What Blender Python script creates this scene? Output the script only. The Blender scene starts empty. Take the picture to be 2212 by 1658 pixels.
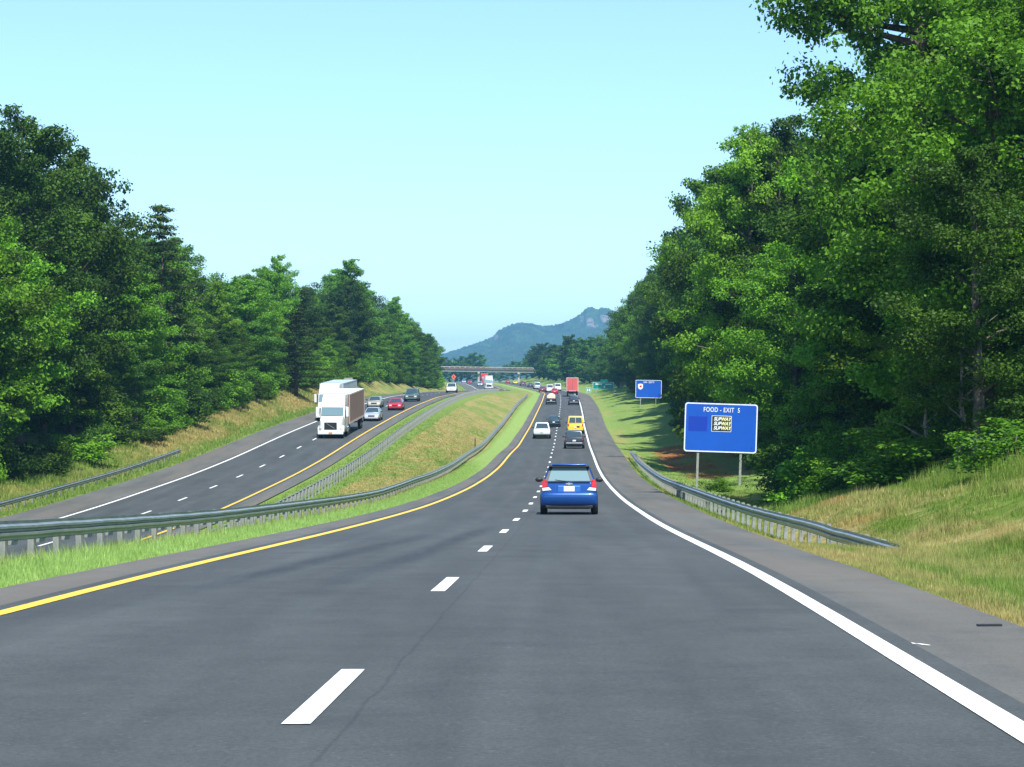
import bpy, math, random
import numpy as np
from mathutils import Vector, Matrix

# ------------------------------------------------------------------ camera, sky, sun, exposure
SC = bpy.context.scene
COL = SC.collection
EYE = 1.38
F = 5000.0                       # focal length in photo pixels (2212 wide)
cam_d = bpy.data.cameras.new('camera'); cam = bpy.data.objects.new('camera', cam_d); COL.objects.link(cam)
cam.location = (0, 0, EYE); cam.rotation_euler = (math.radians(90), 0, 0)
cam_d.sensor_width = 36; cam_d.lens = F / 2212 * 36; cam_d.shift_y = 41 / 2212
cam_d.clip_start = 0.1; cam_d.clip_end = 30000
SC.camera = cam
SUN_EL, SUN_AZ = 57.0, 18.0      # degrees; azimuth measured from straight behind the camera towards the right
sdir = Vector((math.sin(math.radians(SUN_AZ)) * math.cos(math.radians(SUN_EL)), -math.cos(math.radians(SUN_AZ)) * math.cos(math.radians(SUN_EL)), math.sin(math.radians(SUN_EL))))
world = bpy.data.worlds.new('World'); SC.world = world; world.use_nodes = True
wn = world.node_tree; bg = wn.nodes['Background']
sky = wn.nodes.new('ShaderNodeTexSky'); sky.sky_type = 'NISHITA'; sky.sun_disc = False
sky.sun_elevation = math.radians(SUN_EL); sky.sun_rotation = math.atan2(sdir.x, sdir.y)
sky.altitude = 200; sky.air_density = 1.0; sky.dust_density = 0.3; sky.ozone_density = 2.0
tint = wn.nodes.new('ShaderNodeMix'); tint.data_type = 'RGBA'; tint.blend_type = 'MULTIPLY'; tint.inputs[0].default_value = 1
tint.inputs[7].default_value = (0.84, 0.97, 1.05, 1)
wn.links.new(sky.outputs[0], tint.inputs[6]); wn.links.new(tint.outputs[2], bg.inputs[0])
bg.inputs[1].default_value = 0.138
sun_d = bpy.data.lights.new('sun', 'SUN'); sun_d.energy = 5.0; sun_d.angle = math.radians(0.55); sun_d.color = (1.0, 0.96, 0.88)
sun = bpy.data.objects.new('sun', sun_d); COL.objects.link(sun)
sun.rotation_euler = sdir.to_track_quat('Z', 'Y').to_euler()
SC.view_settings.view_transform = 'Standard'; SC.view_settings.look = 'None'
SC.view_settings.exposure = 0.66; SC.view_settings.gamma = 1.0; SC.view_settings.use_curve_mapping = False
SC.cycles.max_bounces = 6; SC.cycles.transmission_bounces = 3; SC.cycles.diffuse_bounces = 3; SC.cycles.volume_bounces = 1
SC.cycles.use_denoising = True

RNG = np.random.default_rng(7); random.seed(7)

# ------------------------------------------------------------------ helpers
def tag(o, label=None, cat=None, group=None, kind=None):
    if label: o['label'] = label
    if cat: o['category'] = cat
    if group: o['group'] = group
    if kind: o['kind'] = kind
    return o
def link(name, me, parent=None, loc=None):
    o = bpy.data.objects.new(name, me); COL.objects.link(o)
    if parent is not None: o.parent = parent
    if loc is not None: o.location = loc
    return o
def empty(name, loc=(0, 0, 0), rz=0.0):
    o = bpy.data.objects.new(name, None); COL.objects.link(o); o.location = loc; o.rotation_euler = (0, 0, rz); o.empty_display_size = 0.2
    return o
def mesh_of(name, v, f, m, smooth=False):
    me = bpy.data.meshes.new(name); me.from_pydata([tuple(p) for p in v], [], f); me.materials.append(m)
    if smooth: me.polygons.foreach_set('use_smooth', [True] * len(me.polygons))
    me.update(); return me
def mk(name, v, f, m, parent=None, smooth=False, bevel=0, seg=2):
    o = link(name, mesh_of(name, v, f, m, smooth), parent)
    if bevel:
        b = o.modifiers.new('bevel', 'BEVEL'); b.width = bevel; b.segments = seg; b.limit_method = 'ANGLE'; b.angle_limit = math.radians(28); b.harden_normals = False
    return o
def np_mesh(name, co, quads, m, smooth=False, cols=None, uv=None):
    n = quads.shape[1]
    me = bpy.data.meshes.new(name); me.vertices.add(len(co)); me.vertices.foreach_set('co', np.ascontiguousarray(co, dtype=np.float32).ravel())
    me.loops.add(quads.size); me.loops.foreach_set('vertex_index', np.ascontiguousarray(quads, dtype=np.int32).ravel())
    me.polygons.add(len(quads)); me.polygons.foreach_set('loop_start', np.arange(0, quads.size, n, dtype=np.int32))
    me.polygons.foreach_set('loop_total', np.full(len(quads), n, dtype=np.int32))
    if smooth: me.polygons.foreach_set('use_smooth', np.ones(len(quads), dtype=bool))
    me.materials.append(m)
    if cols is not None:
        a = me.color_attributes.new('mask', 'FLOAT_COLOR', 'POINT'); a.data.foreach_set('color', np.ascontiguousarray(cols, dtype=np.float32).ravel())
    me.update(calc_edges=True)
    if uv is not None:
        l = me.uv_layers.new(name='UVMap'); l.data.foreach_set('uv', np.ascontiguousarray(uv[quads.ravel()], dtype=np.float32).ravel())
    me.validate(); return me
class MB:
    """collects primitives into one mesh"""
    def __init__(s): s.v = []; s.f = []
    def add(s, v, f):
        n = len(s.v); s.v += [tuple(p) for p in v]; s.f += [tuple(i + n for i in q) for q in f]; return s
    def box(s, x0, x1, y0, y1, z0, z1):
        return s.add([(x0,y0,z0),(x1,y0,z0),(x1,y1,z0),(x0,y1,z0),(x0,y0,z1),(x1,y0,z1),(x1,y1,z1),(x0,y1,z1)],
                     [(0,3,2,1),(4,5,6,7),(0,1,5,4),(1,2,6,5),(2,3,7,6),(3,0,4,7)])
    def hexa(s, p): # 8 points, bottom 4 then top 4
        return s.add(p, [(0,3,2,1),(4,5,6,7),(0,1,5,4),(1,2,6,5),(2,3,7,6),(3,0,4,7)])
    def tube(s, pts, rad, n=6):
        rings = []; P = [Vector(p) for p in pts]
        for i, p in enumerate(P):
            d = (P[min(i+1, len(P)-1)] - P[max(i-1, 0)])
            if d.length < 1e-9: d = Vector((0, 0, 1))
            d.normalize(); a = d.orthogonal().normalized(); b = d.cross(a)
            if i and (a.dot(rings_a) < 0): pass
            rings_a = a
            r = rad[i] if hasattr(rad, '__len__') else rad
            ref = Vector((1, 0, 0)) if abs(d.x) < .9 else Vector((0, 1, 0))
            a = (ref - d * ref.dot(d)).normalized(); b = d.cross(a)
            rings.append([p + (a * math.cos(2*math.pi*k/n) + b * math.sin(2*math.pi*k/n)) * r for k in range(n)])
        v = [q for rg in rings for q in rg]; f = []
        for i in range(len(rings)-1):
            for k in range(n): f.append((i*n+k, i*n+(k+1) % n, (i+1)*n+(k+1) % n, (i+1)*n+k))
        f.append(tuple(range(n-1, -1, -1))); f.append(tuple((len(rings)-1)*n+k for k in range(n)))
        return s.add(v, f)
    def cyl(s, c, axis, r, h, n=20):
        c = Vector(c); ax = Vector(axis).normalized(); return s.tube([c - ax*h/2, c + ax*h/2], r, n)
    def loft(s, rings):
        n = len(rings[0]); v = [q for r in rings for q in r]; f = []
        for i in range(len(rings)-1):
            for k in range(n): f.append((i*n+k, i*n+(k+1) % n, (i+1)*n+(k+1) % n, (i+1)*n+k))
        f.append(tuple(range(n-1, -1, -1))); f.append(tuple((len(rings)-1)*n+k for k in range(n)))
        return s.add(v, f)
    def plate(s, q, inset=(0,0,0,0), off=0.006, th=0.012):
        """thin panel on the quad q = bl, br, tr, tl; inset fractions left, right, bottom, top"""
        q = [Vector(p) for p in q]; nr = (q[1]-q[0]).cross(q[3]-q[0]).normalized()
        def at(u, w): return (q[0]*(1-u)+q[1]*u)*(1-w) + (q[3]*(1-u)+q[2]*u)*w
        l, r, b, t = inset; c = [at(l,b), at(1-r,b), at(1-r,1-t), at(l,1-t)]
        return s.hexa([p + nr*(off-th) for p in c] + [p + nr*off for p in c])
    def build(s, name, m, parent=None, smooth=False, bevel=0, seg=2):
        return mk(name, s.v, s.f, m, parent, smooth, bevel, seg)
    def mesh(s, name, m, smooth=False): return mesh_of(name, s.v, s.f, m, smooth)
def copy_tree(o, parent=None):
    c = o.copy(); COL.objects.link(c); c.parent = parent
    for ch in o.children: copy_tree(ch, c)
    return c

# ------------------------------------------------------------------ materials
def mat(name, base, rough=0.6, metal=0.0, noise=None, coat=0.0, bump=0.0, emit=None, spec=0.5):
    m = bpy.data.materials.new(name); m.use_nodes = True; nt = m.node_tree; b = nt.nodes['Principled BSDF']
    b.inputs['Base Color'].default_value = (*base, 1); b.inputs['Roughness'].default_value = rough; b.inputs['Metallic'].default_value = metal
    b.inputs['Coat Weight'].default_value = coat; b.inputs['Specular IOR Level'].default_value = spec
    if noise:                                   # (scale, darker colour, amount)
        tc = nt.nodes.new('ShaderNodeTexCoord'); n = nt.nodes.new('ShaderNodeTexNoise'); n.inputs['Scale'].default_value = noise[0]; n.inputs['Detail'].default_value = 6
        nt.links.new(tc.outputs['Object'], n.inputs['Vector'])
        r = nt.nodes.new('ShaderNodeValToRGB'); r.color_ramp.elements[0].position = .35; r.color_ramp.elements[1].position = .7
        r.color_ramp.elements[0].color = (*noise[1], 1); r.color_ramp.elements[1].color = (*base, 1)
        nt.links.new(n.outputs[0], r.inputs[0]); nt.links.new(r.outputs[0], b.inputs['Base Color'])
        if bump:
            bp = nt.nodes.new('ShaderNodeBump'); bp.inputs['Strength'].default_value = bump; bp.inputs['Distance'].default_value = 0.02
            nt.links.new(n.outputs[0], bp.inputs['Height']); nt.links.new(bp.outputs[0], b.inputs['Normal'])
    return m
class NT:
    def __init__(s, name):
        s.m = bpy.data.materials.new(name); s.m.use_nodes = True; s.t = s.m.node_tree; s.b = s.t.nodes['Principled BSDF']
    def n(s, kind, **kw):
        x = s.t.nodes.new(kind)
        for k, v in kw.items(): setattr(x, k, v)
        return x
    def l(s, a, b): s.t.links.new(a, b)
    def pos(s): return s.n('ShaderNodeNewGeometry').outputs['Position']
    def mapped(s, vec, scale):
        m = s.n('ShaderNodeMapping'); m.inputs['Scale'].default_value = scale; s.l(vec, m.inputs[0]); return m.outputs[0]
    def noise(s, vec, scale, detail=5, rough=.55, dist=0):
        x = s.n('ShaderNodeTexNoise'); x.inputs['Scale'].default_value = scale; x.inputs['Detail'].default_value = detail; x.inputs['Roughness'].default_value = rough
        x.inputs['Distortion'].default_value = dist; s.l(vec, x.inputs['Vector']); return x.outputs[0]
    def ramp(s, fac, stops):
        r = s.n('ShaderNodeValToRGB'); e = r.color_ramp.elements
        while len(e) < len(stops): e.new(.5)
        for i, (p, c) in enumerate(stops):
            e[i].position = p; e[i].color = (*c, 1) if len(c) == 3 else c
        s.l(fac, r.inputs[0]); return r.outputs[0]
    def mix(s, fac, a, b, mode='MIX'):
        x = s.n('ShaderNodeMix', data_type='RGBA', blend_type=mode)
        for i, v in ((0, fac), (6, a), (7, b)):
            if isinstance(v, (int, float)): x.inputs[i].default_value = v
            elif isinstance(v, tuple): x.inputs[i].default_value = (*v, 1)
            else: s.l(v, x.inputs[i])
        return x.outputs[2]
    def math(s, op, a, b=None, clamp=False):
        x = s.n('ShaderNodeMath', operation=op, use_clamp=clamp)
        for i, v in ((0, a), (1, b)):
            if v is None: continue
            if isinstance(v, (int, float)): x.inputs[i].default_value = v
            else: s.l(v, x.inputs[i])
        return x.outputs[0]
    def bump(s, h, strength=.5, dist=.03):
        x = s.n('ShaderNodeBump'); x.inputs['Strength'].default_value = strength; x.inputs['Distance'].default_value = dist
        s.l(h, x.inputs['Height']); s.l(x.outputs[0], s.b.inputs['Normal'])

def g3(v): return (v, v, v)
# ground: grass / straw / clay by painted masks (R dry, G lush, B clay)
def grass_color(t):
    p = t.pos(); a = t.n('ShaderNodeVertexColor', layer_name='mask'); sp = t.n('ShaderNodeSeparateColor'); t.l(a.outputs[0], sp.inputs[0])
    n1 = t.noise(t.mapped(p, (1, .12, 1)), .55, 6); n2 = t.noise(p, 2.2, 8, .7); n3 = t.noise(t.mapped(p, (1, .3, 1)), .18, 5, .6)
    green = t.ramp(n2, [(.25, (.045, .075, .012)), (.5, (.105, .165, .022)), (.75, (.17, .235, .04))])
    lush = t.ramp(n2, [(.25, (.13, .225, .035)), (.5, (.215, .315, .085)), (.75, (.30, .40, .13))])
    dry = t.ramp(n2, [(.25, (.15, .12, .04)), (.5, (.27, .235, .085)), (.75, (.40, .35, .14))])
    clay = t.ramp(n2, [(.25, (.16, .055, .02)), (.55, (.33, .13, .045)), (.8, (.28, .19, .09))])
    dsum = t.math('ADD', t.math('MULTIPLY', n1, .9), t.math('MULTIPLY', n3, .9))
    n4 = t.noise(p, .7, 3, .6); dsum = t.math('ADD', dsum, t.math('MULTIPLY', t.math('SUBTRACT', n4, .5), .9))
    dfac = t.math('MULTIPLY', t.math('SUBTRACT', t.math('ADD', dsum, sp.outputs[0]), 1.12), 3.2, True)
    c = t.mix(sp.outputs[1], green, lush); c = t.mix(dfac, c, dry)
    cf = t.math('MULTIPLY', t.math('SUBTRACT', t.math('ADD', n3, sp.outputs[2]), .92), 5, True)
    return t.mix(cf, c, clay), n2
t = NT('meadow_grass'); c, n2 = grass_color(t); t.l(c, t.b.inputs['Base Color']); t.b.inputs['Roughness'].default_value = .95
t.b.inputs['Specular IOR Level'].default_value = .1; t.bump(t.noise(t.pos(), 9, 6, .7), .8, .06); M_GROUND = t.m
t = NT('grass_blade'); c, n2 = grass_color(t); oi = t.noise(t.pos(), 14, 2)
c = t.mix(1.0, c, t.ramp(oi, [(.3, g3(1.15)), (.7, g3(1.9))]), 'MULTIPLY'); t.l(c, t.b.inputs['Base Color']); t.b.inputs['Roughness'].default_value = .7
t.b.inputs['Specular IOR Level'].default_value = .2; t.b.inputs['Subsurface Weight'].default_value = 0
tr = t.n('ShaderNodeBsdfTranslucent'); t.l(c, tr.inputs[0]); mx = t.n('ShaderNodeMixShader'); mx.inputs[0].default_value = .35
t.l(t.b.outputs[0], mx.inputs[1]); t.l(tr.outputs[0], mx.inputs[2]); t.l(mx.outputs[0], t.t.nodes['Material Output'].inputs[0]); M_BLADE = t.m

def asphalt(name, lo, hi, tracks=True, brown=0.0, streaks=()):
    t = NT(name); uvn = t.n('ShaderNodeUVMap', uv_map='UVMap').outputs[0]; p = t.pos()
    fine = t.noise(p, 34, 5, .8); big = t.noise(t.mapped(p, (1, .08, 1)), .9, 6, .6); mid = t.noise(p, 1.3, 6, .65)
    c = t.ramp(big, [(.3, lo), (.7, hi)])
    c = t.mix(.7, c, t.ramp(fine, [(.32, g3(.5)), (.5, g3(.98)), (.68, g3(1.5))]), 'MULTIPLY')
    c = t.mix(t.math('MULTIPLY', t.ramp(t.noise(p, 26, 2, .5), [(.66, g3(0)), (.72, g3(1))]), .35), c, (.16, .16, .15))
    c = t.mix(t.math('MULTIPLY', t.ramp(t.noise(p, .55, 5, .7), [(.56, g3(0)), (.66, g3(1))]), .3), c, (.035, .038, .04))
    c = t.mix(.45, c, t.ramp(mid, [(.3, g3(.7)), (.7, g3(1.2))]), 'MULTIPLY')
    if brown: c = t.mix(t.math('MULTIPLY', t.ramp(t.noise(t.mapped(p, (1.6, .1, 1)), .6, 4), [(.45, g3(0)), (.62, g3(1))]), brown), c, (.15, .125, .095))
    if tracks:                                   # wheel tracks and oil line, lane coordinate u in metres from the dashed line
        sx = t.n('ShaderNodeSeparateXYZ'); t.l(uvn, sx.inputs[0]); ux = t.math('ABSOLUTE', t.math('SUBTRACT', t.math('ABSOLUTE', sx.outputs[0]), 1.83))
        tr_ = t.ramp(ux, [(0, g3(.985)), (.3, g3(.99)), (.55, g3(1.03)), (.85, g3(1.12)), (1.0, g3(1.0))])
        c = t.mix(1, c, tr_, 'MULTIPLY')
        for (u0, u1, za, zb, wd) in streaks:           # soft dark streaks drifting across the left lane
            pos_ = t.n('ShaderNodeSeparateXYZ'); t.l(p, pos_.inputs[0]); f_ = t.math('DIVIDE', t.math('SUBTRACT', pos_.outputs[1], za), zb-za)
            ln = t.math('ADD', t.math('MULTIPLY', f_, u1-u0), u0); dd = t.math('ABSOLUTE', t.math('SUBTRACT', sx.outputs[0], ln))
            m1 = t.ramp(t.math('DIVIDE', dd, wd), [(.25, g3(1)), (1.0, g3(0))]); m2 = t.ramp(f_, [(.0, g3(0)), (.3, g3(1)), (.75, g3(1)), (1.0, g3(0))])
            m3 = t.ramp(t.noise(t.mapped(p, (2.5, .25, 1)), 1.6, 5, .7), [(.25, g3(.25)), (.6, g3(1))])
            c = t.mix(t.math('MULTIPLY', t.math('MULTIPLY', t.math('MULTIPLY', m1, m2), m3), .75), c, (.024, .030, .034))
        # sealed paving joint just right of the dashes, and wandering cracks
        jn = t.math('ABSOLUTE', t.math('SUBTRACT', t.math('ADD', sx.outputs[0], t.math('MULTIPLY', t.math('SUBTRACT', t.noise(t.mapped(p, (0, .6, 0)), 1.0, 6, .75), .5), .16)), .27))
        c = t.mix(t.math('MULTIPLY', t.ramp(jn, [(.006, g3(1)), (.016, g3(0))]), .32), c, (.016, .018, .02))
        for o_, w_, s_ in ((-2.2, .5, .35), (2.55, .45, .5), (-.9, .35, .8)):
            ck = t.math('ABSOLUTE', t.math('SUBTRACT', t.math('ADD', sx.outputs[0], t.math('MULTIPLY', t.math('SUBTRACT', t.noise(t.mapped(p, (0, 1, .3)), s_, 8, .8), .5), 3.0)), o_))
            gate = t.ramp(t.noise(t.mapped(p, (0, 1, 0)), .11+.03*w_, 2), [(.5, g3(0)), (.56, g3(1))])
            c = t.mix(t.math('MULTIPLY', t.math('MULTIPLY', t.ramp(ck, [(.006, g3(1)), (.016, g3(0))]), w_), gate), c, (.014, .016, .018))
    t.l(c, t.b.inputs['Base Color']); t.b.inputs['Roughness'].default_value = .78; t.b.inputs['Specular IOR Level'].default_value = .35
    t.bump(fine, .5, .02); return t.m
M_ROAD = asphalt('asphalt', (.048, .054, .053), (.074, .081, .079), streaks=((-2.75, -1.35, 20, 50, .34), (-1.35, -.3, 21, 58, .34)))
M_ROAD_L = asphalt('asphalt_oncoming', (.046, .052, .052), (.070, .078, .077))
M_SHOULDER = asphalt('shoulder_asphalt', (.080, .083, .076), (.130, .131, .118), False, .45)
def paint(name, c0, c1):
    t = NT(name); p = t.pos(); c = t.ramp(t.noise(p, 9, 8, .75), [(.36, c1), (.47, c0)]); t.l(c, t.b.inputs['Base Color']); t.b.inputs['Roughness'].default_value = .55; return t.m
M_WLINE = paint('white_road_paint', (.80, .80, .77), (.36, .37, .35)); M_YLINE = paint('yellow_road_paint', (.85, .52, .03), (.42, .29, .06))
M_GALV = mat('galvanised_steel', (.38, .42, .42), .36, .5, noise=(2.5, (.25, .29, .30), 1))
M_POST = mat('weathered_zinc_post', (.34, .35, .33), .65, .2, noise=(6, (.22, .235, .22), 1))
M_BARK = mat('bark', (.13, .105, .08), .9, noise=(5, (.055, .045, .035), 1), bump=.7)
M_PALEBARK = mat('pale_bark', (.30, .27, .22), .9, noise=(5, (.14, .12, .1), 1), bump=.7)
M_CONC = mat('concrete', (.48, .44, .37), .85, noise=(.8, (.30, .27, .23), 1))
M_STEEL = mat('brown_parapet', (.17, .12, .095), .8, noise=(.6, (.10, .075, .06), 1)); M_GIRD = mat('grey_green_girder', (.34, .35, .29), .7, noise=(.4, (.26, .27, .23), 1))
M_DKGLASS = mat('car_glass', (.035, .06, .07), .08, 0, spec=.9)
M_LTGLASS = mat('tinted_rear_glass', (.16, .25, .26), .05, 0, spec=1.0)
M_TYRE = mat('tyre_rubber', (.014, .014, .015), .85, noise=(8, (.01, .01, .01), 1)); M_RIM = mat('wheel_rim', (.45, .46, .47), .35, .7, noise=(6, (.3, .3, .3), 1))
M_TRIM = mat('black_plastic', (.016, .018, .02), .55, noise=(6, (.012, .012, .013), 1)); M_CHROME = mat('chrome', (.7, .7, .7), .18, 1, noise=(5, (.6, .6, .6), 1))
M_TAIL = mat('red_lamp_lens', (.62, .012, .02), .15, coat=.6, noise=(20, (.45, .01, .015), 1)); M_LAMP = mat('clear_lamp_lens', (.8, .82, .82), .12, coat=.6, noise=(20, (.65, .66, .66), 1))
M_AMBER = mat('amber_lens', (.8, .3, .02), .2, noise=(20, (.7, .25, .02), 1))
M_PLATE = mat('licence_plate_white', (.78, .80, .82), .4, noise=(30, (.7, .73, .78), 1)); M_SIGNALU = mat('sign_back_aluminium', (.42, .42, .38), .5, .4, noise=(2, (.34, .34, .3), 1))
def carpaint(name, c, metal=.25): return mat(name, c, .32, metal, noise=(1.2, tuple(x*.9 for x in c), 1), coat=.8)

# ------------------------------------------------------------------ alignment of the two carriageways (metres)
ZT = [-80, 0, 13.2, 24.7, 37, 49.4, 61.6, 73.8, 86, 98.5, 111, 123, 148, 174, 205, 239, 264, 312, 364, 420, 517]
YT = [None, None, 1511, 1269, 1190, 1151, 1125, 1105.7, 1090, 1075.8, 1062.7, 1052, 1030.6, 1009, 981.8, 963.6, 947, 922.5, 895.7, 876.5, 855.5]
zt = [1.9, 0.02] + [EYE + (870 - y) * z / F for z, y in zip(ZT[2:], YT[2:])]
ZT2 = ZT + [616, 700, 780, 860, 940, 1100, 1300, 1600, 2500, 9000]; zt2 = zt + [3.9, 5.4, 6.6, 7.7, 8.9, 11.0, 12.5, 13.5, 14, 14]
XT = [(-80, -3.3), (0, -1.4), (13.2, -1.10), (24.7, -.73), (37, -.44), (49.4, -.19), (61.6, .09), (73.8, .43), (86, .69), (98.2, .97), (123, 1.55), (148, 2.13), (184, 3.0), (208, 3.56), (233, 4.2), (264, 4.95),
      (312, 6.1), (364, 7.45), (420, 8.8), (470, 9.9), (517, 10.8), (570, 11.8), (616, 12.2), (660, 11.4), (700, 9.7), (780, 6.6), (860, 4.2), (940, 1.5), (1100, -5.0), (1300, -16), (1600, -40), (2500, -60), (9000, -60)]
DT = [(-80, 21.4), (0, 21.6), (100, 21.65), (430, 22.0), (520, 20.6), (620, 17.4), (700, 17), (1100, 17), (9000, 17)]   # right dashes to left dashes
LT = [(-80, -3.4), (0, -4.3), (60, -4.85), (100, -4.9), (118, -4.8), (134, -4.55), (151, -4.14), (165, -3.8), (187, -3.05), (200, -2.5), (224, -1.5), (260, -.2), (295, .88), (349, 2.2), (428, 3.25), (520, 3.9), (640, 4.8), (700, 5.6),
      (760, 6.8), (860, 8.1), (940, 9.1), (1100, 11.1), (1300, 12.6), (1600, 13.6), (2500, 14), (9000, 14)]
GZ = np.arange(-80, 9001, 1.0)
def smooth(tab, w):
    a = np.interp(GZ, [p[0] for p in tab], [p[1] for p in tab]); k = np.hanning(w); k /= k.sum(); pad = w // 2
    b = np.concatenate([2*a[0]-a[pad:0:-1], a, 2*a[-1]-a[-2:-pad-2:-1]]); return np.convolve(b, k, 'same')[pad:-pad]
_XR = smooth(XT, 41); _ZR = smooth(list(zip(ZT2, zt2)), 31); _D = smooth(DT, 81); _ZL = smooth(LT, 35)
def XR(z): return np.interp(z, GZ, _XR)
def ZR(z): return np.interp(z, GZ, _ZR)
def XL(z): return np.interp(z, GZ, _XR - _D)
def ZL(z): return np.interp(z, GZ, _ZL)
def tab(z, pts): return np.interp(z, [p[0] for p in pts], [p[1] for p in pts])
G1 = [(0, -.1), (20, -.15), (55, -.33), (107, -.5), (130, -.4), (222, -.45), (300, 0), (397, .35), (517, -.2), (700, -.2)]
G3 = [(0, -.15), (30, -.2), (44, -.3), (52, -.66), (72, -.62), (94, -.5), (129, -.5), (195, -.2), (400, -.1), (700, -.1)]
SHO = [(0, 1.45), (35, 1.42), (60, 1.8), (86, 2.1), (225, 2.8), (400, 3.0), (9000, 3)]
H10 = [(0, .5), (35, .5), (50, .75), (70, .45), (85, .0), (100, -.6), (200, -.6), (260, 0), (330, .4), (450, .5), (600, .3), (800, .3), (900, 0)]
H14 = [(0, 1.4), (50, 1.7), (70, 1.3), (90, .7), (110, -.3), (180, -.3), (230, .3), (330, 1.1), (390, .5), (450, 1.3), (600, 1), (900, 1)]
BK = [(0, .3), (110, .3), (150, .35), (200, .9), (290, 1.5), (340, 1.6), (380, 2.0), (450, 1.8), (520, 1.2), (700, .6), (1000, 1), (9000, 1)]
def columns(z):
    z = np.asarray(z, float); xr, zr, xl, zl, b = XR(z), ZR(z), XL(z), ZL(z), tab(z, BK); e = tab(z, SHO)
    far = tab(z, [(0, 14), (1500, 16), (9000, 20)])
    C = [(-6000 + 0*z, far+30), (xl-500, zl+14), (xl-120, zl+9), (xl-45, zl+5.5), (xl-25, zl+2.2+1.6*b), (xl-14, zl+1.5*b), (xl-10.2, zl+.35*b-.2), (xl-8.6, zl-.3+.1*b), (xl-6.9, zl-.07), (xl+5.1, zl-.07),
         (xl+7.3, zl-.1), (.45*(xl+7.3)+.55*(xr-7.2), .55*zl+.45*(zr+tab(z, G1))-.25), (xr-7.2, zr+tab(z, G1)), (xr-4.75, zr-.07), (xr+3.66+e, zr-.07), (xr+np.maximum(7.4, 4.6+e), zr+tab(z, G3)), (xr+10.4, zr+tab(z, H10)), (xr+14, zr+tab(z, H14)),
         (xr+22, zr+tab(z, H14)+1.2), (xr+60, zr+6), (xr+500, zr+14), (6000+0*z, far+30)]
    return np.stack([c[0] for c in C], -1), np.stack([c[1] for c in C], -1)
def wob(x, z, lo, hi):               # uneven ground away from the pavement
    return .10*np.sin(x*.9+z*.31)*np.sin(z*.47-x*.2) + .06*np.sin(x*2.3-z*.8)
def ground(x, z):
    x = np.atleast_1d(np.asarray(x, float)); z = np.atleast_1d(np.asarray(z, float))
    cx, cz = columns(z); n = cx.shape[1]; k = np.clip((cx <= x[:, None]).sum(1)-1, 0, n-2); i = np.arange(len(x))
    t_ = (x-cx[i, k])/(cx[i, k+1]-cx[i, k]); h = cz[i, k]*(1-t_)+cz[i, k+1]*t_
    m = np.where((k == 8) | (k == 13), 0.0, 1.0) * np.clip(np.minimum(np.abs(x-XR(z)-7)*1, 1), 0, 1)
    m = np.where((k <= 6) | (k >= 15), m, 0.0)
    return h + wob(x, z, 0, 0)*m
ST = np.concatenate([np.arange(-80, 20, 5), np.arange(20, 720, 4), np.arange(720, 1400, 20), [1500, 1700, 2000, 2500, 3200, 4200, 6000, 9000]])
CX, CZ = columns(ST); SUB = [1, 3, 5, 8, 8, 8, 4, 3, 2, 1, 2, 6, 6, 3, 1, 2, 4, 4, 5, 8, 5, 2][:CX.shape[1]]; SUB = [1, 3, 5, 8, 8, 4, 3, 2, 1, 2, 6, 6, 3, 1, 3, 4, 4, 5, 8, 5, 2][:CX.shape[1]-1]
gx = []
for j, s in enumerate(SUB):
    for k in range(s): gx.append(CX[:, j]*(1-k/s) + CX[:, j+1]*k/s)
gx.append(CX[:, -1]); gx = np.stack(gx, 1); gzz = np.repeat(ST[:, None], gx.shape[1], 1)
gh = ground(gx.ravel(), gzz.ravel()).reshape(gx.shape)
# road columns must match linear interpolation between stations: fine, both sampled at the same stations
offR = gx - XR(gzz); offL = gx - XL(gzz)
def masks(offR, offL, z):
    dry = np.full(offR.shape, .22); lush = np.zeros(offR.shape); clay = np.zeros(offR.shape)
    s = (offR > -7.0) & (offR < -3); lush[s] = 1.0; dry[s] = -.35                      # mown strip by the yellow line
    s = (offR <= -7.0) & (offL > 4.6); lush[s] = .25; dry[s] = .42; clay[s] = .17       # median
    s = (offR <= -7.0) & (offR > -8.2); dry[s] = .45
    s = (offL > 4.6) & (offL < 8.6); lush[s] = .45; dry[s] = -.3; clay[s] = 0
    s = (offR > 3) & (offR < 6.6); dry[s] = .36; lush[s] = .1
    s = (offR > 3) & (z < 46); dry[s] = .30; lush[s] = .2
    s = (offR > 3) & (offR < 6.0) & (z < 60); dry[s] = .50
    s = (offR > 6.4) & (z < 80) & (z >= 20); dry[s] = .38
    s = (offR > 8.2) & (z < 90); dry[s] = .33; clay[s] = .34; lush[s] = 0
    s = (offR > 5) & (z > 75) & (z <= 130); dry[s] = .2; lush[s] = .15
    s = (offR > 6.4) & (z > 130); lush[s] = .55; dry[s] = .06
    s = (offR > 5.5) & (offR < 8.6) & (z > 190); dry[s] = .24; lush[s] = .6
    s = (offR > 9.0) & (offR < 18) & (z > 160) & (z < 235); clay[s] = .52; dry[s] = .1
    s = (offR > 20); dry[s] = .1; lush[s] = 0
    s = (offL < -6.5); dry[s] = .40; lush[s] = .12
    s = (offL < -6.5) & (offL > -9); dry[s] = .12; lush[s] = .3
    s = (offL < -9.5) & (offL > -18) & (z < 175); dry[s] = .34; clay[s] = .34
    s = (offL < -10) & (offL > -18) & (z > 190) & (z < 340); clay[s] = .27; dry[s] = .45
    return np.stack([dry, lush, clay, np.ones_like(dry)], -1)
nr, nc = gx.shape; idx = np.arange(nr*nc).reshape(nr, nc)
quads = np.stack([idx[:-1, :-1], idx[:-1, 1:], idx[1:, 1:], idx[1:, :-1]], -1).reshape(-1, 4)
co = np.stack([gx.ravel(), gzz.ravel(), gh.ravel()], -1)
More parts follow.
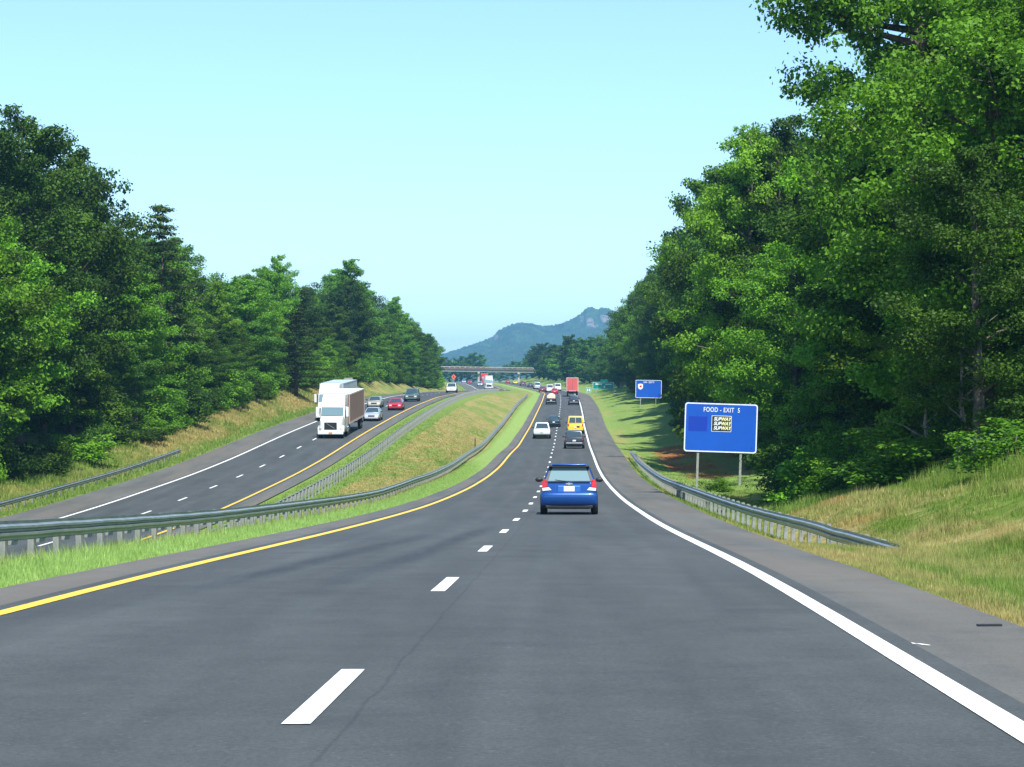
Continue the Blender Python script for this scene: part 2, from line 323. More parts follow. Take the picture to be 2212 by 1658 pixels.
tag(link('ground', np_mesh('ground', co, quads, M_GROUND, True, masks(offR.ravel(), offL.ravel(), gzz.ravel()))), kind='structure')

RST = ST[(ST <= 1400)]
def strip(name, fx, fz, o0, o1, m, lift, z0=-80, z1=1400, sub=1, parent=None, uvbase=0.0):
    zs = RST[(RST > z0) & (RST < z1)]; zs = np.concatenate([[z0], zs, [z1]]); zs = np.unique(zs)
    # sample on the station polyline so that sheets stay parallel
    a = np.interp(zs, ST, fx(ST)); h = np.interp(zs, ST, fz(ST)) + lift
    f0 = o0(zs) if callable(o0) else o0 + 0*zs; f1 = o1(zs) if callable(o1) else o1 + 0*zs
    cols_ = [a + f0*(1-k/sub) + f1*k/sub for k in range(sub+1)]; off = [f0*(1-k/sub) + f1*k/sub for k in range(sub+1)]
    X = np.stack(cols_, 1); n = X.shape[1]; Y = np.repeat(zs[:, None], n, 1); H = np.repeat(h[:, None], n, 1)
    id_ = np.arange(X.size).reshape(X.shape); q = np.stack([id_[:-1, :-1], id_[:-1, 1:], id_[1:, 1:], id_[1:, :-1]], -1).reshape(-1, 4)
    uv = np.stack([np.stack(off, 1).ravel(), Y.ravel()*.1], -1)
    return link(name, np_mesh(name, np.stack([X.ravel(), Y.ravel(), H.ravel()], -1), q, m, False, uv=uv), parent)
sh = lambda z: 3.66 + tab(z, SHO)
sho_r = tag(strip('road_shoulder', XR, ZR, -4.75, sh, M_SHOULDER, 0.0), kind='structure')
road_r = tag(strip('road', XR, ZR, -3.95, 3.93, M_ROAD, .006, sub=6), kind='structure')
sho_l = tag(strip('road_shoulder', XL, ZL, -6.9, 5.1, M_SHOULDER, 0.0), kind='structure')
road_l = tag(strip('road', XL, ZL, -3.93, 3.93, M_ROAD_L, .006, sub=6), kind='structure')
def wav(o, w): return (lambda z: o - w/2), (lambda z: o + w/2)
strip('yellow_edge_line', XR, ZR, -3.75, -3.58, M_YLINE, .012, parent=road_r); strip('white_edge_line', XR, ZR, 3.57, 3.75, M_WLINE, .012, parent=road_r)
strip('yellow_edge_line', XL, ZL, 3.58, 3.76, M_YLINE, .012, parent=road_l); strip('white_edge_line', XL, ZL, -3.77, -3.58, M_WLINE, .012, parent=road_l)
for k in range(-5, 58):
    z0 = 11.85 + 12.2*k; strip('lane_dash', XR, ZR, -.075, .075, M_WLINE, .012, z0, z0+3.1, parent=road_r)
for k in range(-8, 46):
    z0 = 149.6 + 12.2*k; strip('lane_dash', XL, ZL, -.075, .075, M_WLINE, .012, z0, z0+3.1, parent=road_l)
# shoulder litter
def at_road(px, py, side='R'):
    fz = ZR if side == 'R' else ZL; zs = np.arange(10, 500, .25); yy = 870 - (fz(zs)-EYE)*F/zs; z = float(zs[np.argmin(np.abs(yy-py))]); return (px-1106)*z/F, z
x, z = at_road(2137, 1354); b = MB().box(-.10, .10, -.03, .03, 0, .014); o = b.build('rubber_scrap', M_TRIM); o.location = (x, z, float(ZR(z))+.002); o.rotation_euler = (0, 0, .1)
tag(o, 'flat black strip of tyre rubber lying on the right shoulder', 'rubber scrap')
for (xa, ya, xb, yb) in ((1868, 1375, 1905, 1381), (1912, 1385, 1955, 1390), (1960, 1390, 2010, 1397)):
    xa_, za_ = at_road(xa, ya); xb_, zb_ = at_road(xb, yb); xm, zm = (xa_+xb_)/2, (za_+zb_)/2
    v = []
    for k, s in enumerate(np.linspace(0, 1, 6)):
        x = xa_+(xb_-xa_)*s; z = za_+(zb_-za_)*s; h = float(np.interp(z, ST, ZR(ST))) + .004; w = .03+.02*math.sin(k*2.3)
        v += [(x, z-w, h), (x, z+w, h)]
    mk('paint_mark', v, [(2*i, 2*i+2, 2*i+3, 2*i+1) for i in range(5)], M_WLINE, sho_r)

# ------------------------------------------------------------------ guardrails
WP = [(.02, .395), (0, .405), (0, .44), (.075, .475), (.075, .51), (.0, .535), (.0, .56), (.075, .585), (.075, .62), (.0, .655), (.0, .69), (.02, .70)]
WP = WP + [(d-.006, h) for d, h in reversed(WP)]
post_me = MB().box(-.05, .05, -.075, .075, -.5, .69).mesh('post', M_POST); block_me = MB().box(-.055, .055, -.08, .08, .36, .71).mesh('spacer_block', M_POST)
def guardrail(path, face, label, z_of=None, backposts=.17, wide=1.0):
    """path: dense list of (x, y, ground z, drop); face = +1 when traffic is on +x side"""
    root = empty('guardrail', (path[0][0], path[0][1], path[0][2])); tag(root, label, 'guardrail', 'guardrails of the highway')
    P = np.array([p[:3] for p in path]); dr = np.array([p[3] for p in path]); s = np.concatenate([[0], np.cumsum(np.hypot(np.diff(P[:, 0]), np.diff(P[:, 1])))])
    base = P[0].copy()
    def at(t_): return np.array([np.interp(t_, s, P[:, i]) for i in range(3)]), float(np.interp(t_, s, dr))
    def nrm(t_):
        a, _ = at(max(0, t_-1)); b, _ = at(min(s[-1], t_+1)); d = (b-a)[:2]; d /= np.hypot(*d); return np.array([d[1], -d[0]]) * face, math.atan2(d[1], d[0])
    L = s[-1]; k = 0; st = 0.0
    while st < L-.5:
        en = min(L, st+7.62); rings = []
        for t_ in np.linspace(st, en, 5):
            p, dd = at(t_); n_, _ = nrm(t_); jit = .004*math.sin(t_*1.7) + .012*math.sin(t_*.13)
            rings.append([(p[0]+n_[0]*(d+.003*(k % 2)) - base[0], p[1]+n_[1]*(d+.003*(k % 2)) - base[1], p[2]+h*wide-dd+jit+.03 - base[2]) for d, h in WP])
        if face < 0: rings = [list(reversed(r)) for r in rings]
        MB().loft(rings).build('rail_panel', M_GALV, root); st = en; k += 1
    t_ = .9
    while t_ < L:
        p, dd = at(t_); n_, a = nrm(t_)
        if dd < .45:
            lean = random.gauss(0, .02)
            o = link('post', post_me, root, (p[0]-n_[0]*backposts*1.35 - base[0], p[1]-n_[1]*backposts*1.35 - base[1], p[2]-dd - base[2])); o.rotation_euler = (lean, random.gauss(0, .02), a + math.pi/2)
            o = link('spacer_block', block_me, root, (p[0]-n_[0]*.075 - base[0], p[1]-n_[1]*.075 - base[1], p[2]-dd+.0 - base[2])); o.rotation_euler = (0, 0, a + math.pi/2)
        t_ += 1.905
    return root
zs = np.arange(16, 520, 2.0); n_ = len(zs)
guardrail([(float(XR(z))-7.2, z, float(ground(XR(z)-7.2, z)[0]), 0.0) for z in zs], 1, 'long guardrail sweeping along the near side of the median beside the yellow line')
zs = np.arange(70, 505, 2.0)
guardrail([(float(XL(z))+7.3, z, float(ground(XL(z)+7.3, z)[0]), 0.0) for z in zs], -1, 'guardrail seen from its post side along the far edge of the median', backposts=.17)
GD = [(40, 7.9), (44, 7.6), (52, 7.3), (72, 7.05), (92, 6.75), (125, 6.6), (196, 6.75)]
zs = np.arange(42, 196, 1.5)
guardrail([(float(XR(z)+tab(z, GD)), z, float(ground(XR(z)+tab(z, GD), z)[0]), float(tab(z, [(40, .85), (44, .62), (50, .12), (54, 0), (1000, 0)]))) for z in zs], -1, 'guardrail beside the right shoulder, its near end sunk in grass below the food sign')
zs = np.arange(80, 191, 2.0)
guardrail([(float(XL(z)) - 8.6, z, float(ground(XL(z)-8.6, z)[0]), 0.0) for z in zs], 1, 'guardrail on the far left verge beyond the oncoming lanes, below the woods')
# dark marker post on the median
x, z = (1037-1106)*232/F, 232; b = MB().box(-.05, .05, -.05, .05, -.1, 1.1); o = b.build('marker_post', M_TRIM, None, bevel=.015); o.location = (x-.5, z, float(ground(x-.5, z)[0]))
tag(o, 'short dark marker post standing behind the median guardrail', 'post')

# ------------------------------------------------------------------ trees
def leaf_material(name, dark, mid, light, trans=.30):
    t = NT(name); p = t.n('ShaderNodeTexCoord').outputs['Object']; oi = t.n('ShaderNodeObjectInfo')
    n1 = t.noise(p, .45, 3, .5); n2 = t.noise(p, 5.0, 3, .6)
    f = t.math('ADD', t.math('ADD', t.math('MULTIPLY', n1, .55), t.math('MULTIPLY', n2, .55)), t.math('MULTIPLY', t.math('SUBTRACT', oi.outputs['Random'], .5), .34))
    c = t.ramp(f, [(.36, dark), (.56, mid), (.76, light)])
    hs = t.n('ShaderNodeHueSaturation'); t.l(c, hs.inputs['Color']); t.l(t.math('ADD', t.math('MULTIPLY', oi.outputs['Random'], .035), .487), hs.inputs['Hue'])
    t.l(t.math('ADD', t.math('MULTIPLY', t.math('FRACT', t.math('MULTIPLY', oi.outputs['Random'], 7.31)), .55), .72), hs.inputs['Value'])
    t.l(hs.outputs[0], t.b.inputs['Base Color']); t.b.inputs['Roughness'].default_value = .5; t.b.inputs['Specular IOR Level'].default_value = .12
    tr = t.n('ShaderNodeBsdfTranslucent'); t.l(t.mix(1, hs.outputs[0], (1.25, 1.3, .5), 'MULTIPLY'), tr.inputs[0]); mx = t.n('ShaderNodeMixShader'); mx.inputs[0].default_value = trans
    t.l(t.b.outputs[0], mx.inputs[1]); t.l(tr.outputs[0], mx.inputs[2]); t.l(mx.outputs[0], t.t.nodes['Material Output'].inputs[0]); return t.m
M_LEAF = leaf_material('broad_leaves', (.030, .072, .006), (.080, .168, .012), (.18, .33, .024), .26)
M_LEAF_B = leaf_material('bright_leaves', (.07, .145, .010), (.135, .26, .018), (.24, .42, .035), .3)
M_LEAF_D = leaf_material('dark_leaves', (.020, .050, .007), (.052, .115, .013), (.11, .205, .021), .22)
M_NEEDLE = leaf_material('pine_needles', (.022, .040, .010), (.045, .078, .017), (.085, .125, .026), .15)
def leaves_mesh(name, C, R, cnt, size, m, rng, up=.5, droop=0, hole=.0, flat=.6):
    """C blob centres (n,3), R blob radii, cnt leaves per blob"""
    n = len(C); cid = np.repeat(np.arange(n), cnt); N = len(cid)
    d = rng.normal(size=(N, 3)); d /= np.linalg.norm(d, axis=1)[:, None]
    r = rng.uniform(.35, 1, N)**.6 * (1 + .25*rng.normal(size=N)); off = d * (r * R[cid])[:, None]; off[:, 2] *= flat
    P = C[cid] + off
    nrm_ = d*.6 + rng.normal(size=(N, 3))*.55; nrm_[:, 2] += up; nrm_ /= np.linalg.norm(nrm_, axis=1)[:, None]
    a = np.cross(nrm_, rng.normal(size=(N, 3))); a /= np.linalg.norm(a, axis=1)[:, None]; b = np.cross(nrm_, a)
    s = size * rng.uniform(.6, 1.35, N)[:, None]
    v = np.stack([P - a*s*.5, P + b*s*.36 + nrm_*s*.10, P + a*s*.55 - nrm_*s*.05, P - b*s*.36 + nrm_*s*.10], 1).reshape(-1, 3)
    return np_mesh(name, v, np.arange(N*4).reshape(-1, 4), m)
def branchy(rng, H, trunk_r, crown, n_limb, base_f, boughs=(), gnarl=.25, spread=1.0, rise=.55, lean=0.0):
    """returns limb tubes MB and blob candidate points; crown(f) = crown radius at height fraction f"""
    mb = MB(); tp = []; x = y = 0; n = 9
    for i in range(n+1):
        f = i/n; tp.append((x, y, H*.96*f)); x += rng.normal()*.012*H/ n*2 + lean*H/n; y += rng.normal()*.012*H/n*2
    mb.tube([(tp[0][0], tp[0][1], -.6)] + tp, [trunk_r*1.35, trunk_r*1.15] + [trunk_r*(1-.86*i/n) for i in range(1, n+1)], 7)
    pts = []; ga = rng.uniform(0, 6.28)
    for k in range(n_limb):
        f0 = base_f + (1-base_f)*((k+rng.uniform(0, .8))/n_limb)*.97; ga += 2.4 + rng.normal()*.4
        p = Vector([np.interp(f0*H, [q[2] for q in tp], [q[j] for q in tp]) for j in (0, 1)] + [f0*H])
        R = crown(min(1, f0+.06))*rng.uniform(.72, 1.12)*spread; el = rise*(.5+f0)*rng.uniform(.6, 1.3)
        line = [p.copy()]; m_ = 6; az = ga
        for i in range(m_):
            az += rng.normal()*gnarl*.6; e = el*(1-.35*i/m_) + rng.normal()*gnarl*.35
            p = p + Vector((math.cos(az)*math.cos(e), math.sin(az)*math.cos(e), math.sin(e)))*(R/m_); line.append(p.copy())
        r0 = trunk_r*(.42-.25*f0); mb.tube(line, [r0*(1-.88*i/m_) for i in range(m_+1)], 5)
        for i in range(2, m_+1):
            if rng.random() < .72: pts.append((line[i], R*.13+.28))
            for q in range(2 if rng.random() < .45 else 1):
                az2 = az + rng.choice([-1, 1])*rng.uniform(.5, 1.4); L = R*rng.uniform(.15, .42)
                e2 = line[i] + Vector((math.cos(az2)*L, math.sin(az2)*L, rng.uniform(-.15, .5)*L)); pts.append((e2, R*.11+.28)); mb.tube([line[i], e2], [r0*.22, r0*.05], 3)
    for (fz_, az, L_, drop) in boughs:      # long side boughs (height fraction, azimuth, reach, lift)
        p = Vector((0, 0, fz_*H)); line = [p.copy()]
        for i in range(9):
            p = p + Vector((math.cos(az)+rng.normal()*.12, math.sin(az)+rng.normal()*.25, drop+rng.normal()*.12))*(L_/9); line.append(p.copy())
            if i > 1:
                for q in range(3):
                    a2 = az+rng.uniform(-1.6, 1.6); l2 = rng.uniform(.4, 1.5); e2 = p+Vector((math.cos(a2)*l2, math.sin(a2)*l2, rng.uniform(-.4, .9))); mb.tube([p, e2], [.03, .01], 3); pts.append((e2, rng.uniform(.45, .8)))
        mb.tube(line, [trunk_r*.36*(1-.9*i/9) for i in range(10)], 5)
    top = Vector(tp[-1]); pts.append((top, .7)); pts.append((top+Vector((.4, .2, -.5)), .8)); pts.append((top+Vector((-.4, -.3, -.6)), .8))
    return mb, pts
def make_tree(kind, seed, H, leaf, nleaf, m, crown, n_limb, base_f, bark=None, **kw):
    rng = np.random.default_rng(seed); mb, pts = branchy(rng, H, H*.016+.06, crown, n_limb, base_f, **kw)
    C = np.array([p for p, r in pts]); R = np.array([r for p, r in pts])*rng.uniform(.65, 1.6, len(pts)); C += rng.normal(size=C.shape)*.15
    w = R**2*(.5+rng.random(len(R))); cnt = np.maximum(4, (nleaf*w/w.sum())).astype(int)
    tm = mb.mesh('trunk', bark or M_BARK, True); cm = leaves_mesh('crown', C, R, cnt, leaf, m, rng)
    return (kind, tm, cm, H)
def round_crown(R, lo=.12): return lambda f: R*max(.12, math.sin(math.pi*min(1, max(0, (f-lo)/(1.12-lo)))**.75))
def tall_crown(R): return lambda f: R*(1.0 if f < .45 else max(.1, max(0, 1-(f-.45)/.62)**.55))
def make_pine(seed, H, m=M_NEEDLE, base=.3, R=3.3, leaf=.2, nleaf=15000):
    rng = np.random.default_rng(seed); mb = MB(); mb.tube([(0, 0, -.6), (.1, 0, H*.5), (.15, .1, H*.97)], [.26, .17, .03], 7); C = []; Rr = []
    f = base
    while f < .99:
        R0 = R*(1-((f-base)/(1-base))**1.4)*rng.uniform(.75, 1.1)+.35; nb = rng.integers(4, 7); a0 = rng.uniform(0, 6.28)
        for k in range(nb):
            a = a0+6.28*k/nb+rng.normal()*.2; R1 = R0*rng.uniform(.6, 1.1); z = f*H + rng.normal()*.15
            mb.tube([(0, 0, z), (math.cos(a)*R1*.6, math.sin(a)*R1*.6, z+.15), (math.cos(a)*R1, math.sin(a)*R1, z+.05)], [.05, .035, .01], 3)
            for q in np.linspace(.35, 1, max(2, int(R1/.6))):
                C.append((math.cos(a)*R1*q, math.sin(a)*R1*q, z+.12)); Rr.append(.42+.25*q*rng.uniform(.7, 1.2))
        f += .038*rng.uniform(.8, 1.4)
    C = np.array(C); Rr = np.array(Rr); w = Rr**2; cnt = np.maximum(5, nleaf*w/w.sum()).astype(int)
    return ('pine_tree', mb.mesh('trunk', M_BARK, True), leaves_mesh('crown', C, Rr, cnt, leaf, m, rng, up=.5, flat=.38), H)
def make_bush(seed, H, leaf, nleaf, m):
    rng = np.random.default_rng(seed); mb = MB(); C = []; R = []
    for k in range(9):
        a = rng.uniform(0, 6.28); l = rng.uniform(.2, .75)*H*.6; top = Vector((math.cos(a)*l, math.sin(a)*l, H*rng.uniform(.45, .9))); mb.tube([(0, 0, -.3), top*.5+Vector((0, 0, .1)), top], [.06, .04, .012], 4)
        for q in np.linspace(.3, 1, 4): C.append(tuple(top*q + Vector(rng.normal(size=3)*.18*H*.4))); R.append(H*.16*rng.uniform(.8, 1.5))
    for k in range(14): a = rng.uniform(0, 6.28); l = rng.uniform(.3, .8)*H*.6; C.append((math.cos(a)*l, math.sin(a)*l, H*rng.uniform(.08, .3))); R.append(H*.15*rng.uniform(.8, 1.4))
    C = np.array(C); R = np.array(R); w = R**2; cnt = np.maximum(5, nleaf*w/w.sum()).astype(int)
    return ('bush', mb.mesh('stem', M_BARK, True), leaves_mesh('foliage', C, R, cnt, leaf, m, rng), H)
# near prototypes have small leaves
OAK_N = make_tree('broadleaf_tree', 11, 20, .19, 60000, M_LEAF, round_crown(6.2), 34, .10)
OAK_N2 = make_tree('broadleaf_tree', 12, 21, .19, 60000, M_LEAF_B, round_crown(5.6), 32, .08)
TULIP_N = make_tree('broadleaf_tree', 14, 25, .21, 66000, M_LEAF, tall_crown(5.4), 34, .14)
BOUGH = make_tree('broadleaf_tree', 77, 25, .20, 62000, M_LEAF, tall_crown(4.4), 30, .12, boughs=((.66, math.pi, 5.0, .10), (.64, math.pi+.3, 4.6, .25), (.56, math.pi-.2, 4.5, .05), (.74, math.pi+.1, 4.6, .2), (.80, math.pi-.3, 4.3, .15)))
OAK_D = make_tree('broadleaf_tree', 15, 21, .20, 52000, M_LEAF_D, round_crown(5.8), 32, .10)
OAK_M = make_tree('broadleaf_tree', 21, 20, .27, 32000, M_LEAF, round_crown(5.8), 30, .07)
OAK_M2 = make_tree('broadleaf_tree', 22, 19, .27, 32000, M_LEAF_D, round_crown(6.0), 28, .07)
OAK_M3 = make_tree('broadleaf_tree', 23, 20, .27, 30000, M_LEAF_B, tall_crown(4.6), 28, .07)
TULIP_M = make_tree('broadleaf_tree', 24, 23, .27, 32000, M_LEAF, tall_crown(4.8), 30, .08)
PINE = make_pine(31, 20); PINE2 = make_pine(32, 17, base=.12, R=3.8)
HIGH = make_tree('broadleaf_tree', 28, 21, .30, 26000, M_LEAF, round_crown(5.6, .25), 28, .34)
OAK_F = make_tree('broadleaf_tree', 41, 17, .5, 9000, M_LEAF, round_crown(5.6), 20, .04); OAK_F2 = make_tree('broadleaf_tree', 42, 16, .5, 9000, M_LEAF_D, round_crown(5.8), 20, .04)
BUSH = make_bush(51, 3.4, .17, 6500, M_LEAF); BUSH_B = make_bush(52, 3.2, .18, 6500, M_LEAF_B); BUSH_D = make_bush(53, 3.6, .17, 6500, M_LEAF_D)
def plant(proto, x, y, h, label, group=None, w=None, cat='tree', name=None):
    kind, tm, cm, H = proto; s = h/H; w = s if w is None else w
    e = empty(name or kind, (x, y, float(ground(x, y)[0])-.05), random.uniform(0, 6.28)); e.scale = (w, w, s)
    tag(e, label, cat, group); link(tm.name.split('.')[0], tm, e); link(cm.name.split('.')[0], cm, e); return e
SKL = [(-400, 150), (-150, 215), (0, 250), (106, 290), (177, 317), (231, 350), (266, 412), (284, 455), (300, 500), (325, 530), (338, 470), (350, 446), (390, 479), (426, 497), (466, 552), (523, 580), (572, 586), (599, 558), (640, 590), (680, 600), (710, 626), (754, 565), (794, 603), (821, 665), (852, 645), (887, 668), (932, 708), (950, 750), (970, 775)]
SKR = [(1150, 800), (1283, 778), (1290, 760), (1330, 690), (1375, 600), (1440, 480), (1500, 375), (1560, 285), (1640, 275), (1700, 265), (1780, 300), (1850, 210), (1900, 60), (1960, -80), (2212, -200), (3500, -200)]
def top_of(x, z, sk):
    px = 1106 + F*x/z; return EYE + (870-np.interp(px, [p[0] for p in sk], [p[1] for p in sk]))*z/F
rnd = random.Random(3)
GL = 'trees of the wood left of the highway'; GR = 'trees of the wood right of the highway'
# left wood
def zone_label(kind, z, side):
    if side == 'L': w_ = 'above the near left guardrail' if z < 200 else 'left of the white trucks' if z < 300 else 'behind the white trucks' if z < 420 else 'where the oncoming lanes reach the crest'
    else: w_ = 'right of the large food sign' if z < 145 else 'between the two blue signs' if z < 390 else 'beyond the small blue sign'
    return kind + ' in the wood ' + w_
for row, off in enumerate((-16.5, -22, -29)):
    z = 122 + row*3
    while z < (690 if row < 2 else 330):
        o = off + rnd.uniform(-1.6, 1.6) + float(tab(z, [(0, 0), (470, 0), (600, 3), (690, 3)])); x = float(XL(z))+o; cap = float(top_of(x+(3.4 if z < 330 else 1.5), z, SKL)); g = float(ground(x, z)[0]); h = (cap-g)*rnd.uniform(.82, .96)
        if row == 0: h *= rnd.choice([.45, .6, .75, .95])
        if z > 480: x = min(x, -.0295*z - 4.6)
        h = min(max(h, 6), 27); near = z < 260
        r = rnd.random()
        if r < .17 and row: pr = rnd.choice([PINE, PINE2]); lab = 'dark pine'
        elif near: pr = rnd.choice([OAK_M2, OAK_M, OAK_D, OAK_M, TULIP_M]); lab = 'broadleaf tree'
        else: pr = rnd.choice([OAK_M, OAK_M3, TULIP_M, OAK_M, OAK_M2]); lab = 'broadleaf tree'
        plant(pr, x, z, h, zone_label(lab, z, 'L'), GL, w=rnd.uniform(.85, 1.15)*min(1.15, max(.6, h/19)))
        z += ((6.0 if row == 0 else 7.2) if z < 300 else 10.5)*rnd.uniform(.75, 1.3)
# trees one can tell apart on the left skyline
def solo(pr, px, Z, ytop, label, w=1.0, cat='tree', name=None):
    x = (px-1106)*Z/F; g = float(ground(x, Z)[0]); return plant(pr, x, Z, EYE+(870-ytop)*Z/F-g, label, None, w, cat, name)
solo(TULIP_M, 754, 425, 560, 'tall pointed tree standing highest above the wood behind the white trucks', .95)
solo(OAK_M, 600, 335, 555, 'round-topped tree rising above the left wood between pine and pointed tree', .62)
solo(PINE, 350, 222, 444, 'tall open pine with sparse crown at the dip of the left skyline', 1.1)
solo(OAK_D, 40, 168, 250, 'dark broad tree at the left border of the picture, highest of the left wood', 1.15)
solo(OAK_M, 150, 190, 318, 'broad tree sloping down the left skyline beside the highest one', 1.0)
solo(PINE2, 640, 300, 660, 'dark layered pine at the wood edge left of the white trucks', 1.05)
solo(OAK_M3, 853, 520, 643, 'pale green twin-topped tree near the end of the left wood', .9)
# right wood
def clear_x(z, x, R):                # keep both blue signs in the open
    if 90 < z < 156: return max(x, z*.112 + R*(3.0 if z > 118 else 1.9))
    if z >= 156 and z < 392: return max(x, z*.0675 + R*1.8)
    return x
for row, off in enumerate((15.8, 20.5, 27)):
    z = 78 + row*4
    while z < (760 if row < 2 else 330):
        o = off + rnd.uniform(-1.0, 1.8) + float(tab(z, [(0, 0), (140, 0), (180, 2.2), (230, 1.5), (300, .5), (390, 3.5), (430, 3), (520, 1.5)])); x = float(XR(z))+o
        x = clear_x(z, x, 3.6); cap = float(top_of(x - 2.5, z, SKR)); g = float(ground(x, z)[0]); h = (cap-g)*rnd.uniform(.90, 1.05)
        if row == 0 and z < 500: h *= rnd.choice([.5, .7, .85, 1])
        h = min(max(h, 6), 26); r = rnd.random()
        if z < 210: pr = rnd.choice([OAK_N, OAK_N2, TULIP_N, OAK_D, OAK_N])
        elif z < 450: pr = rnd.choice([OAK_M, OAK_M2, OAK_M3, TULIP_M, OAK_N])
        else: pr = rnd.choice([OAK_M, OAK_M3, OAK_M2])
        plant(pr, x, z, h, zone_label('broadleaf tree', z, 'R'), GR, w=rnd.uniform(.85, 1.1)*min(1.15, max(.55, h/19)))
        z += ((6.5 if row == 0 else 8) if z < 300 else 12)*rnd.uniform(.75, 1.3)
big = solo(BOUGH, 1985, 97, -440, 'tallest tree, its side boughs reaching over the sky at upper right', .96); big.rotation_euler = (0, 0, 0)
solo(OAK_N2, 1620, 172, 290, 'bright green tree directly above and behind the large food sign', 1.0)
solo(OAK_N, 2130, 84, -60, 'dense tree at the right border of the picture', 1.0)
solo(OAK_M2, 1575, 262, 385, 'dark tree with ragged outline above the small blue sign', .95)
solo(BUSH_B, 1560, 215, 775, 'bright yellow-green young tree between the two blue signs', 2.6, 'tree', 'young_tree')
solo(BUSH_D, 1742, 122, 915, 'dark bush just right of the large food sign', 1.45, 'bush')
solo(BUSH, 1552, 134, 1030, 'bush standing between the posts of the large food sign', .6, 'bush')
solo(BUSH_D, 1760, 128, 985, 'low dark bush at the wood foot behind the pointed bush', 1.1, 'bush')
solo(BUSH_D, 1725, 104, 945, 'dark pointed bush immediately right of the large food sign', .95, 'bush')
solo(BUSH, 1742, 101, 965, 'mid green bush between the dark pointed bush and the bright one', 1.0, 'bush')
solo(BUSH_B, 1792, 99, 985, 'bright yellow-green bush at the foot of the bank right of the sign', .8, 'bush')
solo(BUSH, 2185, 62, 905, 'bush on top of the bank at the right border', .9, 'bush')
solo(HIGH, 1525, 262, 385, 'tall tree with high spreading crown rising over the small blue sign, nearest of three', 1.0)
solo(HIGH, 1475, 322, 505, 'high-crowned tree just right of and above the small blue sign', .95)
solo(HIGH, 1436, 425, 600, 'farthest high-crowned tree directly behind the small blue sign', .9)
# bare pale trunks at the right edge of the wood
def snag(px, Z, H, label, seed):
    rng = np.random.default_rng(seed); x = (px-1106)*Z/F; e = empty('bare_tree', (x, Z, float(ground(x, Z)[0])-.1)); tag(e, label, 'tree')
    p = Vector((0, 0, 0)); line = [p.copy()]
    for i in range(7): p = p + Vector((rng.normal()*.16, rng.normal()*.12, H/7)); line.append(p.copy())
    MB().tube(line, [.13*(1-.8*i/7) for i in range(8)], 7).build('trunk', M_PALEBARK, e, True)
    for k in range(5):
        q = line[3+k % 5].copy(); a = rng.uniform(0, 6.28); l2 = [q.copy()]
        for i in range(4): q = q + Vector((math.cos(a)*.45, math.sin(a)*.45, rng.uniform(.05, .4))); l2.append(q.copy()); a += rng.normal()*.4
        MB().tube(l2, [.045, .035, .025, .015, .006], 4).build('branch', M_PALEBARK, e, True)
snag(2065, 79, 4.6, 'crooked pale bare trunk on the grassy bank at the wood edge, upright one', 1)
snag(1985, 84, 4.0, 'thin pale dead tree leaning at the foot of the wood', 2)
# understorey bushes along both wood edges
for z in np.arange(80, 480, 5.5):
    o = 13.2 + rnd.uniform(-.6, 1.2) + float(tab(z, [(0, 0), (140, 0), (170, 3.6), (230, 3), (300, 1.5), (380, 5), (430, 4.5), (500, 2.5)]))
    if z > 150 or z < 100 or rnd.random() < .5:
        plant(rnd.choice([BUSH, BUSH_D, BUSH_B]), clear_x(z, float(XR(z))+o, 1.6), z, rnd.uniform(1.6, 3.6), 'leafy bush along the edge of the right wood', 'bushes along the right wood', w=rnd.uniform(.8, 1.5), cat='bush')
for z in np.arange(122, 620, 6.0):
    o = -13.2 + rnd.uniform(-1.2, .8) + float(tab(z, [(0, 0), (480, 0), (620, 2)]))
    plant(rnd.choice([BUSH, BUSH_D, BUSH_B, BUSH]), min(float(XL(z))+o, 99 if z < 480 else -.0295*z-2), z, rnd.uniform(1.4, 4.0), 'leafy bush along the edge of the left wood', 'bushes along the left wood', w=rnd.uniform(.8, 1.6), cat='bush')
# far woods right of and beyond the bridge
GF = 'trees of the far wood by the overpass'
for row in range(3):
    z = 740 + row*12
    while z < 1260:
        x = float(XR(z)) + 17 + row*8 + rnd.uniform(-3, 3) + max(0, (z-1020))*.03
        plant(rnd.choice([OAK_F, OAK_F2, OAK_F2]), x, z, rnd.uniform(11, 16.5), 'dark tree in the far wood right of the overpass', GF, w=rnd.uniform(.8, 1.15)); z += 22*rnd.uniform(.8, 1.2)
for k in range(34):
    x = -75 + k*3.6; z = 1240 + rnd.uniform(-25, 90); h = rnd.uniform(5, 8); px = 1106+F*x/z
    if 995 < px < 1052: h = rnd.uniform(13, 16)
    if px < 985: h = rnd.uniform(12, 14)
    if px > 1085: h = rnd.uniform(8, 13)
    plant(rnd.choice([OAK_F, OAK_F2]), x, z, h, 'small tree seen beyond the overpass', GF, w=h/15)
for k in range(26):
    z = 690+k*14; x = min(float(XL(z)) - 17 - rnd.uniform(0, 14), -.029*z - 5); plant(rnd.choice([OAK_F, OAK_F2]), x, z, rnd.uniform(9, 14), 'tree on the far bank left of the overpass', GF, w=rnd.uniform(.7, 1))

